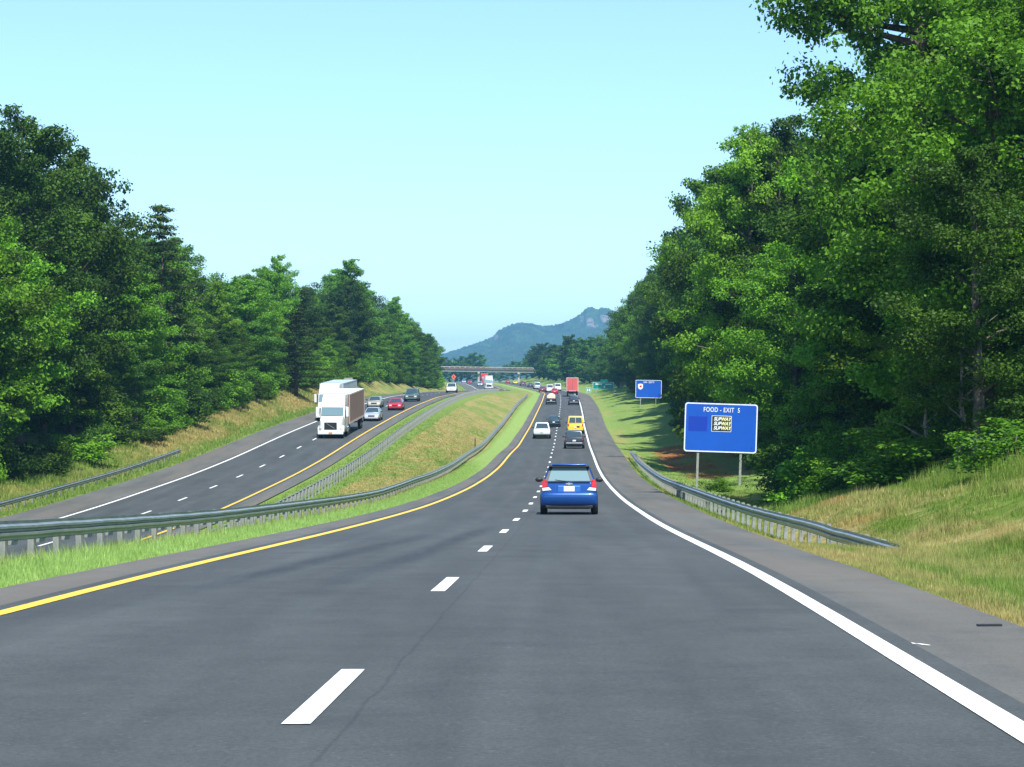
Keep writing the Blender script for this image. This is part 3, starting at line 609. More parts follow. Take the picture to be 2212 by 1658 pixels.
# ------------------------------------------------------------------ mountain
mx_ = np.array([700, 962, 987, 1037, 1065, 1076, 1104, 1131, 1154, 1172, 1201, 1216, 1240, 1255, 1262, 1269, 1280, 1290, 1298, 1314, 1329, 1350, 1420, 1600, 2200, 2900]); my = np.array([815, 764, 756, 739.6, 727, 715.3, 701.7, 697.8, 700.7, 704.6, 702.7, 697.8, 687, 678.4, 671, 666, 664.5, 670.5, 665.5, 668, 674.5, 690, 730, 775, 820, 850])
ZM = 4600.0; W = np.concatenate([np.linspace(-1500, -160, 70), np.linspace(-156, 260, 210), np.linspace(266, 1900, 70)]); D_ = np.concatenate([np.linspace(-1500, -310, 90), np.linspace(-300, 30, 70), np.linspace(40, 900, 24)])
ridge = (870 - np.interp(1106+F*W/ZM, mx_, my))*ZM/F + EYE
Wg, Dg = np.meshgrid(W, D_); rz = np.repeat(ridge[None, :], len(D_), 0)
fall = np.where(Dg < 0, np.clip(1+Dg/1500, 0, 1)**1.15, np.clip(1-Dg/900, 0, 1))
rn = np.random.default_rng(5); nz = np.zeros_like(Wg)
for k in range(26):
    a = rn.uniform(0, 6.28); fr = rn.uniform(.006, .06); nz += np.sin((Wg*math.cos(a)+Dg*math.sin(a))*fr + rn.uniform(0, 6.28))/ (1+fr*60)
cliff = (np.exp(-((Wg-165)/55)**2)  + .5*np.exp(-((Wg+30)/18)**2))*np.clip((-Dg-18)/45, 0, 1)*np.clip((Dg+260)/60, 0, 1)
hm = 14 + (rz-14)*fall + nz*6*np.clip(np.abs(Dg)/220, .1, 1) * np.clip(1+Dg/1500, .0, 1) - cliff*22
RJ = np.random.default_rng(9).normal(size=hm.shape)*1.3; hm = hm + RJ*np.where(fall > .05, 1, 0); hm[0, :] = 5; id_ = np.arange(Wg.size).reshape(Wg.shape)
q = np.stack([id_[:-1, :-1], id_[:-1, 1:], id_[1:, 1:], id_[1:, :-1]], -1).reshape(-1, 4)
t = NT('mountain_forest'); p = t.pos(); n1 = t.noise(p, .03, 10, .75); c = t.ramp(n1, [(.35, (.008, .020, .010)), (.52, (.026, .058, .02)), (.68, (.065, .11, .03))])
nrm2 = t.n('ShaderNodeNewGeometry'); sx = t.n('ShaderNodeSeparateXYZ'); t.l(p, sx.inputs[0])
rockx = t.n('ShaderNodeVertexColor', layer_name='mask'); sp = t.n('ShaderNodeSeparateColor'); t.l(rockx.outputs[0], sp.inputs[0])
rf = t.math('MULTIPLY', t.math('SUBTRACT', t.math('ADD', t.noise(t.mapped(p, (1, 1, .25)), .05, 6, .7), sp.outputs[0]), .98), 8, True)
c = t.mix(rf, c, t.ramp(t.noise(t.mapped(p, (1, 1, .2)), .09, 5), [(.35, (.06, .06, .055)), (.6, (.22, .19, .18))])); t.l(c, t.b.inputs['Base Color']); t.b.inputs['Roughness'].default_value = .95; t.bump(t.noise(p, .06, 8, .7), 1, 6)
pxg = 1106+F*Wg/ZM; pyg = 870 - (hm-EYE)*F/(ZM+Dg)
rock = np.zeros_like(Wg)
def rk(px, py, wx, wy, a):
    global rock; rock = np.maximum(rock, a*np.exp(-((pxg-px)/wx)**4-((pyg-py)/wy)**4))
rk(1272, 697, 10, 14, .78); rk(1256, 690, 7, 12, .6); rk(1308, 688, 17, 12, .72); rk(1071, 729, 8, 9, .62); rk(1232, 700, 7, 5, .55)
rock[Dg > 0] = 0
tag(link('mountain', np_mesh('mountain', np.stack([Wg.ravel(), Dg.ravel()+ZM, hm.ravel()], -1), q, t.m, True, np.stack([rock.ravel()]*3+[np.ones(rock.size)], -1))), kind='structure')

# ------------------------------------------------------------------ overpass
ZB = 1100.0
def bz(x): return EYE + (870-(798.2 + (1106+F*x/ZB-1060)*.016))*ZB/F
br = empty('overpass_bridge', ((1034-1106)*ZB/F, ZB, 11.0)); tag(br, 'long low concrete road overpass on brown girders crossing the highway far ahead', 'bridge')
ox, oy, oz = br.location
def bpart(name, m, boxes, bevel=0):
    b = MB()
    for x0, x1, y0, y1, dz0, dz1 in boxes:
        b.hexa([(x0-ox, y0, bz(x0)+dz0-oz), (x1-ox, y0, bz(x1)+dz0-oz), (x1-ox, y1, bz(x1)+dz0-oz), (x0-ox, y1, bz(x0)+dz0-oz), (x0-ox, y0, bz(x0)+dz1-oz), (x1-ox, y0, bz(x1)+dz1-oz), (x1-ox, y1, bz(x1)+dz1-oz), (x0-ox, y1, bz(x0)+dz1-oz)])
    return b.build(name, m, br, bevel=bevel)
xa, xb = -70, 16
bpart('deck', M_STEEL, [(xa, xb, 0, 10, -.25, .15)])
for yy in (.5, 3.4, 6.4, 9.2): bpart('girder', M_GIRD, [(xa, xb, yy, yy+.35, -1.35, -.25)])
for y0 in (0, 9.7):
    bpart('parapet', M_STEEL, [(xa, xb, y0, y0+.3, .15, .55)]); bpart('handrail', M_CONC, [(xa, xb, y0+.08, y0+.22, .95, 1.1)])
    for x0 in np.arange(xa, xb, 2.5): bpart('rail_post', M_CONC, [(x0, x0+.25, y0+.05, y0+.25, .55, .95)])
for px in (860, 1034, 1120.5):
    xc = (px-1106)*ZB/F; g = float(ground(xc, ZB)[0])-.5
    bpart('pier_cap', M_CONC, [(xc-.55, xc+.55, .2, 9.8, -2.1, -1.35)])
    for yy in (1.2, 5, 8.4): MB().box(xc-ox-.45, xc-ox+.45, yy, yy+.9, g-oz, bz(xc)-2.1-oz).build('pier_column', M_CONC, br)
# earth abutment under the right end
v = []; f = []
for i, (x0, dz) in enumerate(((2.5, 0), (6, .9), (11, 2.8), (15.5, 4.6), (20, 4.9), (60, 5.5), (110, 5))):
    for j, yy in enumerate((-28, -6, 0, 11, 18, 40)):
        v.append((x0, ZB+yy, max(10, 10.6 + dz*[0, .85, 1, 1, .8, 0][j])))
for i in range(6):
    for j in range(5): a = i*6+j; f.append((a, a+6, a+7, a+1))
emb = mk('embankment', v, f, M_GROUND, None, True); tag(emb, kind='structure')
a = emb.data.color_attributes.new('mask', 'FLOAT_COLOR', 'POINT'); a.data.foreach_set('color', np.tile([.3, .3, 0, 1], len(v)).astype(np.float32))

# ------------------------------------------------------------------ signs
def rrect(w, h, r, n=6):
    pts = []
    for cx, cy, a0 in ((w/2-r, h/2-r, 0), (-w/2+r, h/2-r, 90), (-w/2+r, -h/2+r, 180), (w/2-r, -h/2+r, 270)):
        for k in range(n+1): a = math.radians(a0+90*k/n); pts.append((cx+r*math.cos(a), cy+r*math.sin(a)))
    return pts
def panel(name, pts, y0, y1, m, parent):
    n = len(pts); v = [(x, y0, z) for x, z in pts] + [(x, y1, z) for x, z in pts]
    f = [tuple(range(n-1, -1, -1)), tuple(range(n, 2*n))] + [(i, (i+1) % n, n+(i+1) % n, n+i) for i in range(n)]
    return mk(name, v, f, m, parent)
def ring(name, po, pi, y0, y1, m, parent):
    n = len(po); v = [(x, y0, z) for x, z in po] + [(x, y0, z) for x, z in pi] + [(x, y1, z) for x, z in po] + [(x, y1, z) for x, z in pi]; f = []
    for i in range(n):
        j = (i+1) % n; f += [(i, n+i, n+j, j), (i, j, 2*n+j, 2*n+i), (n+i, 3*n+i, 3*n+j, n+j)]
    return mk(name, v, f, m, parent)
def text(body, size, x, z, y, m, parent, sx=1.0, shear=0.0, name='lettering', bold=.0, space=1.0):
    c = bpy.data.curves.new(name, 'FONT'); c.body = body; c.size = size; c.align_x = 'CENTER'; c.align_y = 'CENTER'; c.extrude = .004; c.shear = shear; c.offset = bold; c.space_character = space; c.materials.append(m)
    o = bpy.data.objects.new(name, c); COL.objects.link(o); o.parent = parent; o.location = (x, y, z); o.rotation_euler = (math.radians(90), 0, 0); o.scale = (sx, 1, 1); return o
M_BLUE = mat('blue_sign_sheeting', (.0, .082, .49), .5, noise=(.7, (.0, .074, .44), 1)); M_BLUE2 = mat('darker_blue_patch', (.004, .035, .40), .45, noise=(2, (.004, .04, .36), 1))
M_SGREEN = mat('green_sign_sheeting', (.0, .32, .27), .4, noise=(.8, (.0, .17, .13), 1)); M_SWHITE = mat('white_sign_sheeting', (.80, .84, .86), .4, noise=(5, (.66, .72, .76), 1))
M_BLACK = mat('black_sign_print', (.01, .012, .01), .5, noise=(5, (.015, .016, .012), 1)); M_YEL = mat('yellow_sign_print', (.80, .80, .42), .5, noise=(5, (.76, .76, .38), 1)); M_ORANGE = mat('orange_sign_sheeting', (.95, .13, .01), .45, noise=(3, (.85, .1, .01), 1))
M_RED = mat('red_print', (.6, .02, .02), .5, noise=(5, (.5, .02, .02), 1))
def sign_root(name, px, py, Z, label, cat, roll=0, yaw=0):
    e = empty(name, ((px-1106)*Z/F, Z, EYE+(870-py)*Z/F)); e.rotation_euler = (0, roll, yaw); return tag(e, label, cat)
def blue_sign(px, py, Z, w, h, ybase, label, roll, yaw=0):
    e = sign_root('road_sign', px, py, Z, label, 'road sign', roll, yaw)
    panel('board', rrect(w, h, .18), -.02, .02, M_BLUE, e); ring('border', rrect(w-.03, h-.03, .17), rrect(w-.17, h-.17, .12), -.03, -.02, M_SWHITE, e)
    bot = -(ybase-py)*Z/F
    for s in (-.3*w, .285*w): MB().box(s-.07, s+.07, .02, .14, bot-.6, h/2-.3).build('post', M_POST, e)
    for zz in (-h/3, 0, h/3): MB().box(-w/2+.2, w/2-.2, .02, .05, zz-.04, zz+.04).build('brace', M_SIGNALU, e)
    return e
s1 = blue_sign(1557, 925, 143, 4.52, 3.05, 1075, 'large blue food services sign with black logo panel, behind the right guardrail', math.radians(1.9))
text('FOOD - EXIT  5', .40, .02, 1.10, -.034, M_SWHITE, s1, .74, bold=.005, space=1.12)
panel('logo_panel', rrect(1.17, .93, .03), -.036, -.022, M_BLACK, s1).location = (.03, 0, .26); ring('logo_border', rrect(1.23, .99, .03), rrect(1.17, .93, .03), -.034, -.021, M_SWHITE, s1).location = (.03, 0, .26)
panel('patch', rrect(1.15, .9, .02), -.026, -.0205, M_BLUE2, s1).location = (-1.43, 0, .22)
for k in range(3):
    zz = .26+.28-.28*k; text('SUB', .29, -.22, zz, -.042, M_SWHITE, s1, .92, .25, bold=.012); text('WAY', .29, .29, zz, -.042, M_YEL, s1, .92, .25, bold=.012)
s2 = blue_sign(1401, 841, 385, 4.35, 3.0, 885, 'small distant blue services sign with one white logo, nearer the blue hatchback lane', math.radians(1.0))
text('GAS - EXIT 5', .40, .02, 1.12, -.034, M_SWHITE, s2, .8, bold=.006)
sh_pts = [(-.42, .42), (0, .5), (.42, .42), (.42, -.1), (.3, -.36), (0, -.5), (-.3, -.36), (-.42, -.1)]
panel('logo_panel', sh_pts, -.036, -.022, M_SWHITE, s2).location = (-1.35, 0, .38); panel('logo_mark', rrect(.34, .3, .08), -.044, -.037, M_RED, s2).location = (-1.32, 0, .42)
# green exit sign
e = sign_root('exit_sign', 1303, 833.6, 560, 'long green exit sign with tab on top at the wood edge, partly in shade', 'road sign'); w, h = 5.1, 1.75
panel('board', rrect(w, h, .12), -.02, .02, M_SGREEN, e); ring('border', rrect(w-.04, h-.04, .11), rrect(w-.16, h-.16, .08), -.03, -.02, M_SWHITE, e)
panel('tab', rrect(1.9, .62, .06), -.02, .02, M_SGREEN, e).location = (.25, 0, h/2+.32)
MB().box(-1.9, -.3, -.034, -.021, .25, .5).build('legend_bar', M_SWHITE, e); MB().box(.5, 2.0, -.034, -.021, .25, .42).build('legend_bar', M_SWHITE, e)
panel('arrow', [(-.05, -.6), (.2, -.4), (.05, -.25), (.5, -.1), (.35, -.55), (.27, -.47), (.02, -.68)], -.034, -.021, M_SWHITE, e)
for s in (-1.7, 1.6): MB().box(s-.12, s+.12, .02, .2, -2.4, h/2-.2).build('post', M_POST, e)
e = sign_root('marker_sign', 1271.5, 843, 530, 'small square green marker sign left of the green exit sign', 'road sign')
panel('board', rrect(1.15, 1.1, .08), -.02, .02, M_SGREEN, e); ring('border', rrect(1.12, 1.07, .08), rrect(1.0, .95, .06), -.03, -.02, M_SWHITE, e)
MB().box(-.35, -.1, -.034, -.021, -.3, .3).build('legend_bar', M_SWHITE, e); MB().box(.05, .35, -.034, -.021, -.3, .3).build('legend_bar', M_SWHITE, e); MB().box(-.06, .06, .02, .1, -1.9, .4).build('post', M_POST, e)
e = sign_root('roadwork_sign', 980, 814.4, 900, 'orange diamond warning sign under the left part of the overpass', 'road sign'); e2 = panel('board', [(0, 1.0), (-1.0, 0), (0, -1.0), (1.0, 0)], -.02, .02, M_ORANGE, e); panel('symbol', rrect(.35, .8, .1), -.034, -.021, M_BLACK, e); MB().box(-.08, .08, .02, .1, -3.3, .4).build('post', M_POST, e)
e = sign_root('sign_back', 752.5, 823, 335, 'bare grey back of a rectangular sign above the rear white truck', 'road sign'); panel('board', rrect(1.25, .85, .05), -.02, .02, M_SIGNALU, e); MB().box(-.4, -.32, -.1, -.02, -3.2, .35).build('post', M_POST, e); MB().box(.32, .4, -.1, -.02, -3.2, .35).build('post', M_POST, e)

# ------------------------------------------------------------------ vehicles
def wheel_meshes(r, w):
    t_ = MB(); prof = [(r*.62, -w/2), (r*.93, -w/2), (r, -w/2+.03), (r, w/2-.03), (r*.93, w/2), (r*.62, w/2)]; n = 22; v = []; f = []
    for k in range(n):
        a = 2*math.pi*k/n
        for q, xx in prof: v.append((xx, q*math.cos(a), q*math.sin(a)))
    m_ = len(prof)
    for k in range(n):
        for i in range(m_): f.append((k*m_+i, k*m_+(i+1) % m_, ((k+1) % n)*m_+(i+1) % m_, ((k+1) % n)*m_+i))
    tm = mesh_of('tyre', v, f, M_TYRE)
    rm = MB().cyl((0, 0, 0), (1, 0, 0), r*.62, w*.78, 20); 
    for k in range(5): a = 2*math.pi*k/5; rm.cyl((0, math.cos(a)*r*.3, math.sin(a)*r*.3), (1, 0, 0), r*.09, w*.86, 6)
    return tm, rm.mesh('rim', M_RIM)
WM = {r: wheel_meshes(r, w) for r, w in ((.30, .19), (.36, .24), (.50, .30))}
def wheel(parent, x, y, r, w=None):
    tm, rm = WM[r]; o = link('wheel', tm, parent, (x, y, r)); link('rim', rm, o); return o
def body_rings(stn, W):
    R = []
    for y, zb, zt_, ws in stn:
        w = W/2*ws; d = zt_-zb
        half = [(0, zb), (w*.82, zb), (w*.97, zb+min(.1, d*.2)), (w, zb+d*.45), (w*.985, zb+d*.75), (w*.93, zt_-min(.05, d*.08)), (w*.80, zt_), (0, zt_+.015)]
        R.append([(x, y, z) for x, z in half] + [(-x, y, z) for x, z in reversed(half[1:-1])])
    return [list(reversed(r)) for r in R]
SP = {
 'sedan': dict(L=4.75, W=1.78, H=1.43, belt=.92, wr=.30, wb=1.36, cab=(-1.95, 1.35, -1.05, .35), cw=(.82, .60),
    st=[(-2.37, .38, .72, .84), (-2.30, .24, .95, .94), (-1.9, .22, .99, .99), (-.6, .2, .95, 1), (1.0, .2, .94, 1), (1.7, .22, .84, .98), (2.2, .25, .70, .91), (2.37, .34, .56, .80)]),
 'hatch': dict(L=3.9, W=1.66, H=1.50, belt=.95, wr=.30, wb=1.24, cab=(-1.90, 1.15, -1.62, .35), cw=(.78, .58),
    st=[(-1.97, .36, .66, .84), (-1.93, .26, .96, .95), (-1.6, .22, 1.0, .99), (-.5, .2, .98, 1), (.8, .2, .95, 1), (1.4, .22, .86, .97), (1.8, .25, .70, .9), (1.95, .34, .55, .78)]),
 'suv': dict(L=4.85, W=1.92, H=1.76, belt=1.06, wr=.36, wb=1.42, cab=(-2.32, 1.35, -2.08, .45), cw=(.90, .72),
    st=[(-2.42, .48, .80, .88), (-2.37, .34, 1.08, .96), (-2.0, .3, 1.12, 1), (-.5, .28, 1.1, 1), (1.0, .28, 1.06, 1), (1.8, .3, .98, .97), (2.25, .34, .84, .92), (2.42, .42, .68, .82)]),
 'van': dict(L=5.4, W=2.0, H=2.12, belt=1.18, wr=.36, wb=1.7, cab=(-2.64, 1.95, -2.55, 1.15), cw=(.97, .84),
    st=[(-2.70, .50, .85, .90), (-2.66, .38, 1.18, .97), (-2.2, .34, 1.2, 1), (0, .32, 1.2, 1), (1.6, .32, 1.18, 1), (2.2, .34, 1.08, .96), (2.6, .4, .9, .9), (2.70, .45, .72, .82)]),
 'pickup': dict(L=5.5, W=1.92, H=1.78, belt=1.12, wr=.36, wb=1.7, cab=(-.45, 1.45, -.25, .65), cw=(.88, .70),
    st=[(-2.75, .52, 1.08, .93), (-2.70, .42, 1.14, .98), (-2.2, .4, 1.15, 1), (0, .36, 1.14, 1), (1.4, .36, 1.12, 1), (2.1, .38, 1.04, .97), (2.6, .42, .9, .92), (2.75, .5, .76, .84)]),
}
def car(kind, paint_m, px, Z, side, label, cat='car', group=None, glass=None, name=None, detail=True, x=None):
    s = SP[kind]; fz = ZR if side == 'R' else ZL; X = (px-1106)*Z/F if x is None else x
    e = empty(name or {'sedan': 'sedan', 'hatch': 'hatchback', 'suv': 'suv', 'van': 'van', 'pickup': 'pickup_truck'}[kind], (X, Z, float(np.interp(Z, ST, fz(ST)))+.008))
    d = float(XR(Z+8)-XR(Z-8))/16; sl = float(fz(Z+4)-fz(Z-4))/8; yaw = -math.atan(d)
    e.rotation_mode = 'XYZ'; e.rotation_euler = (math.atan(sl), 0, yaw) if side == 'R' else (-math.atan(sl), 0, yaw+math.pi)
    tag(e, label, cat, group); glass = glass or M_DKGLASS
    b = MB().loft(body_rings(s['st'], s['W'])); y0, y1, y2, y3 = s['cab']; wb_, wt = s['cw']; bl = s['belt']-.01; H = s['H']
    bt = [(-wb_, y0, bl), (wb_, y0, bl), (wb_, y1, bl), (-wb_, y1, bl)]; tp = [(-wt, y2, H-.03), (wt, y2, H-.03), (wt, y3, H-.03), (-wt, y3, H-.03)]
    body = b.build('body', paint_m, e, True, bevel=.02)
    rf = [(-wt*.9, y2+.1, H), (wt*.9, y2+.1, H), (wt*.9, y3-.08, H), (-wt*.9, y3-.08, H)]
    cab = MB().hexa(bt+tp); n0 = len(cab.v); cab.hexa(tp+rf); cab.build('cabin', paint_m, e, True, bevel=.045, seg=3)
    B, T = bt, tp
    MB().plate([B[0], B[1], T[1], T[0]], (.09, .09, .10 if kind != 'van' else .2, .10), .016).build('rear_window', glass, e)
    MB().plate([B[2], B[3], T[3], T[2]], (.06, .06, .04, .06), .016).build('windscreen', glass, e)
    for q in ([B[1], B[2], T[2], T[1]], [B[3], B[0], T[0], T[3]]):
        fl = q[0][0] > 0
        a = (.08, .52, .1, .12) if fl else (.52, .08, .1, .12); c_ = (.51, .10, .1, .12) if fl else (.10, .51, .1, .12)
        MB().plate(q, a, .016).build('side_window', M_DKGLASS, e); MB().plate(q, c_, .016).build('side_window', M_DKGLASS, e)
    hw = s['W']/2
    for sx_ in (-1, 1):
        for yy in (-s['wb'], s['wb']+.02):
            MB().cyl((sx_*(hw-.055), yy, s['wr']+.02), (1, 0, 0), s['wr']+.065, .13, 20).build('wheel_arch', M_TRIM, e); wheel(e, sx_*(hw-.065), yy, s['wr'])
        mr = []
        for q in range(7):
            u = -1+2*q/6; rr = math.sqrt(max(.02, 1-u*u)); mr.append([(sx_*(hw+.10+.12*u), y1-.42+.055*rr*math.cos(a), s['belt']+.07+.075*rr*math.sin(a)) for a in [2*math.pi*w_/10 for w_ in range(10)]])
        if sx_ < 0: mr = [list(reversed(m_)) for m_ in mr]
        MB().loft(mr).build('side_mirror', M_TRIM, e, True); MB().box(*sorted((sx_*(hw-.12), sx_*(hw+.02))), y1-.45, y1-.38, s['belt']+.01, s['belt']+.05).build('mirror_arm', M_TRIM, e)
    yr = s['st'][0][0]; yf = s['st'][-1][0]; tb = s['st'][1][2]; fh = s['st'][-1][2]
    if kind != 'hatch':
        for sx_ in (-1, 1):
            lw, lh = ((.26, .13) if kind == 'sedan' else (.14, .30)); xx = sx_*(hw*.93-lw/2-.02)
            zz = tb-.10 if kind == 'sedan' else tb-.12
            if kind == 'van': zz = tb+.0
            MB().box(xx-lw/2, xx+lw/2, s['st'][1][0]-.03, s['st'][1][0]+.1, zz-lh, zz).build('tail_light', M_TAIL, e, bevel=.012)
        MB().box(-hw*.86, hw*.86, yr-.05, yr+.14, .36 if kind == 'sedan' else .46, .52 if kind == 'sedan' else .62).build('rear_bumper', M_CHROME if kind in ('pickup', 'suv') else paint_m, e, bevel=.04)
        MB().box(-.16, .16, yr-.055, yr+.0, .60 if kind == 'sedan' else .72, .75 if kind == 'sedan' else .87).build('licence_plate', M_PLATE, e)
    for sx_ in (-1, 1): MB().box(sx_*hw*.60-.15, sx_*hw*.60+.15, yf-.16, yf-.015, fh-.02, fh+.13).build('headlight', M_LAMP, e, bevel=.02)
    MB().box(-hw*.40, hw*.40, yf-.12, yf+.006, fh-.08, fh+.08).build('grille', M_TRIM, e, bevel=.01)
    MB().box(-hw*.80, hw*.80, yf-.18, yf+.05, s['st'][-1][1]-.06, s['st'][-1][1]+.14).build('front_bumper', paint_m, e, bevel=.04)
    MB().box(-hw*.75, hw*.75, yr+.1, yf-.2, .17, .34).build('underbody', M_TRIM, e)
    if kind == 'sedan':   # dark gap of boot lid
        MB().box(-hw*.62, hw*.62, s['st'][1][0]-.028, s['st'][1][0]+.05, tb-.035, tb-.02).build('boot_seam', M_TRIM, e)
    if kind == 'pickup':  # open load bed
        MB().box(-hw*.80, hw*.80, yr+.12, y0-.08, s['st'][1][2]-.02, s['st'][1][2]+.03).build('bed_cover', M_TRIM, e)
    return e
P_BLUE = carpaint('blue_car_paint', (.002, .062, .27), .35); P_WHITE = carpaint('white_car_paint', (.80, .82, .82), 0); P_YEL = carpaint('yellow_car_paint', (.86, .58, .02), 0); P_BLACK = carpaint('black_car_paint', (.014, .017, .022), .2)
P_DKG = carpaint('dark_grey_car_paint', (.05, .055, .055), .5); P_DKB = carpaint('dark_teal_car_paint', (.02, .045, .055), .4); P_RED = carpaint('red_car_paint', (.50, .012, .03), .1); P_SILVER = carpaint('silver_car_paint', (.55, .60, .66), .4)
P_GOLD = carpaint('champagne_car_paint', (.50, .48, .38), .4); P_GREEN = carpaint('grey_green_car_paint', (.13, .18, .17), .4); P_MAR = carpaint('maroon_car_paint', (.16, .02, .035), .3)
# --- blue hatchback, the nearest car
Zb = 70.5; hb = car('hatch', P_BLUE, 1229.5, Zb, 'R', 'bright blue hatchback nearest the camera in the right lane', 'car', glass=M_LTGLASS)
for ch in list(hb.children):
    if ch.name.startswith('rear_window'): pass
s = SP['hatch']; hw = s['W']/2; yr = -1.95
for sx_ in (-1, 1):
    q = [(sx_*.80, yr-.005, .80), (sx_*.645, yr-.005, .82), (sx_*.66, yr-.005, 1.0), (sx_*.71, yr+.02, 1.06), (sx_*.775, yr+.04, 1.03), (sx_*.81, yr+.03, .92)]
    lo = [(sx_*.79, yr-.01, .70), (sx_*.52, yr-.01, .725), (sx_*.60, yr-.005, .81), (sx_*.80, yr-.005, .79)]
    def solid(pts, name, m, par=hb, back=.14):
        n = len(pts); v = [(x, y-.03, z) for x, y, z in pts] + [(x*.98, y+back, z) for x, y, z in pts]; f = [tuple(range(n)), tuple(range(2*n-1, n-1, -1))] + [(i, n+i, n+(i+1) % n, (i+1) % n) for i in range(n)]
        return mk(name, v, f, m, par, bevel=.012)
    solid(q, 'tail_light', M_TAIL); solid(lo, 'reversing_light', M_LAMP)
br_ = []
for k in range(17):                      # rounded bumper, swept from side to side
    u = -1+2*k/16; xx = .835*math.sin(u*math.pi/2)/1.0; rd = 1-abs(u)**3.2; out = .02+.115*rd; top = .655-.02*(1-rd)+.012*rd
    br_.append([(xx, yr+.20, .27), (xx, yr+.20, top), (xx, yr+.02-out*.15, top), (xx, yr-out*.62, top-.012), (xx, yr-out*.93, top-.05), (xx, yr-out, top-.12), (xx, yr-out*.94, .42), (xx, yr-out*.72, .34), (xx, yr-out*.35, .275)])
MB().loft(br_).build('rear_bumper', P_BLUE, hb, True)
MB().box(-.70, .70, yr-.045, yr+.12, .20, .285).build('bumper_skirt', M_TRIM, hb, bevel=.02)
MB().box(-.34, .34, yr-.028, yr+.06, .66, .86).build('plate_recess', carpaint('light_blue_recess_paint', (.03, .16, .5), .3), hb, bevel=.02); MB().box(-.16, .16, yr-.042, yr-.02, .69, .84).build('licence_plate', M_PLATE, hb, bevel=.006)
panel('badge', [(-.10, .018), (-.03, .018), (-.03, .035), (.03, .035), (.03, .018), (.10, .018), (.10, -.018), (.03, -.018), (.03, -.035), (-.03, -.035), (-.03, -.018), (-.10, -.018)], yr-.03, yr+.01, M_CHROME, hb).location = (0, .008, .915)
MB().box(-.50, .50, -1.78, -1.5, 1.455, 1.50).build('roof_spoiler', P_BLUE, hb, True, bevel=.02); MB().tube([(0, -1.97, .985), (-.2, -1.95, 1.0), (-.42, -1.935, 1.03)], .012, 5).build('rear_wiper', M_TRIM, hb)
MB().box(-.62, .62, yr-.01, yr+.05, .955, .965).build('hatch_seam', M_TRIM, hb)
y0, y1, y2, y3 = s['cab']; wb_, wt = s['cw']; bl = s['belt']-.01; H = s['H']
MB().plate([(-wb_, y0, bl), (wb_, y0, bl), (wt, y2, H-.03), (-wt, y2, H-.03)], (.03, .03, .07, .02), .012).build('window_surround', M_TRIM, hb, bevel=.01)  # black glass border; its top also stands in for the spoiler's shade
MB().box(-.60, .60, -1.80, -1.60, 1.415, 1.45).build('spoiler_shade_strip', M_TRIM, hb)  # dark strip imitating the spoiler's shadow at the top of the rear glass
car('suv', P_DKG, 1240.4, 228, 'R', 'dark grey minivan close behind the yellow van', 'car')
yv = car('van', P_YEL, 1243, 282, 'R', 'bright yellow van with split rear windows ahead of the grey minivan', 'van')
MB().box(-.035, .035, -2.66, -2.575, .62, 2.03).build('door_seam', P_YEL, yv); MB().box(.12, .50, -2.73, -2.60, .80, .97).build('plate_holder', M_TRIM, yv)
car('pickup', P_WHITE, 1171, 264, 'R', 'white pickup in the left lane with dark rear glass', 'pickup')
car('sedan', P_DKB, 1196.5, 312, 'R', 'dark teal sedan straddling the dashed line left of the yellow van', 'car')
car('suv', P_BLACK, 1239.4, 425, 'R', 'black car following the red box trailer', 'car')
pk = car('pickup', P_BLACK, 1190.6, 430, 'R', 'black pickup carrying a pale load in the left lane', 'pickup')
MB().add(*[[(x*.8, y, z) for x, y, z in ((-1, -2.6, 1.15), (1, -2.6, 1.15), (1, -.7, 1.15), (-1, -.7, 1.15), (-.95, -2.55, 1.55), (.9, -2.5, 1.6), (.95, -.8, 1.75), (-.9, -.8, 1.7), (-.3, -2.3, 2.0), (.4, -2.2, 1.95), (.4, -1, 2.1), (-.4, -1, 2.05))], [(0,1,5,4),(1,2,6,5),(2,3,7,6),(3,0,4,7),(4,5,9,8),(5,6,10,9),(6,7,11,10),(7,4,8,11),(8,9,10,11),(0,3,2,1)]]).build('load', mat('tan_bundle', (.62, .38, .26), .8, noise=(2, (.75, .6, .5), 1)), pk, bevel=.06)
car('sedan', P_RED, 1198, 575, 'R', 'bright red car at the head of the left lane queue beside the red box trailer', 'car')
car('van', P_WHITE, 1187.5, 630, 'R', 'white van just left of the red car at the crest', 'van')
car('van', P_WHITE, 1204, 660, 'R', 'white van half hidden behind the red car at the crest', 'van')
car('sedan', P_MAR, 1171, 640, 'R', 'maroon car left of the white van where the queue bends', 'car')
car('van', P_SILVER, 1160, 700, 'R', 'pale van in the bending queue between maroon and dark cars', 'van')
car('sedan', P_DKG, 1145, 775, 'R', 'dark grey car in the middle of the bending queue', 'car')
car('suv', P_MAR, 1129.5, 850, 'R', 'dark car in the queue just behind the small yellow car', 'car')
car('sedan', P_YEL, 1113, 935, 'R', 'tiny yellow car in the distant queue below the overpass', 'car')
car('sedan', P_RED, 1097, 1000, 'R', 'tiny red car leading the distant queue under the overpass', 'car')
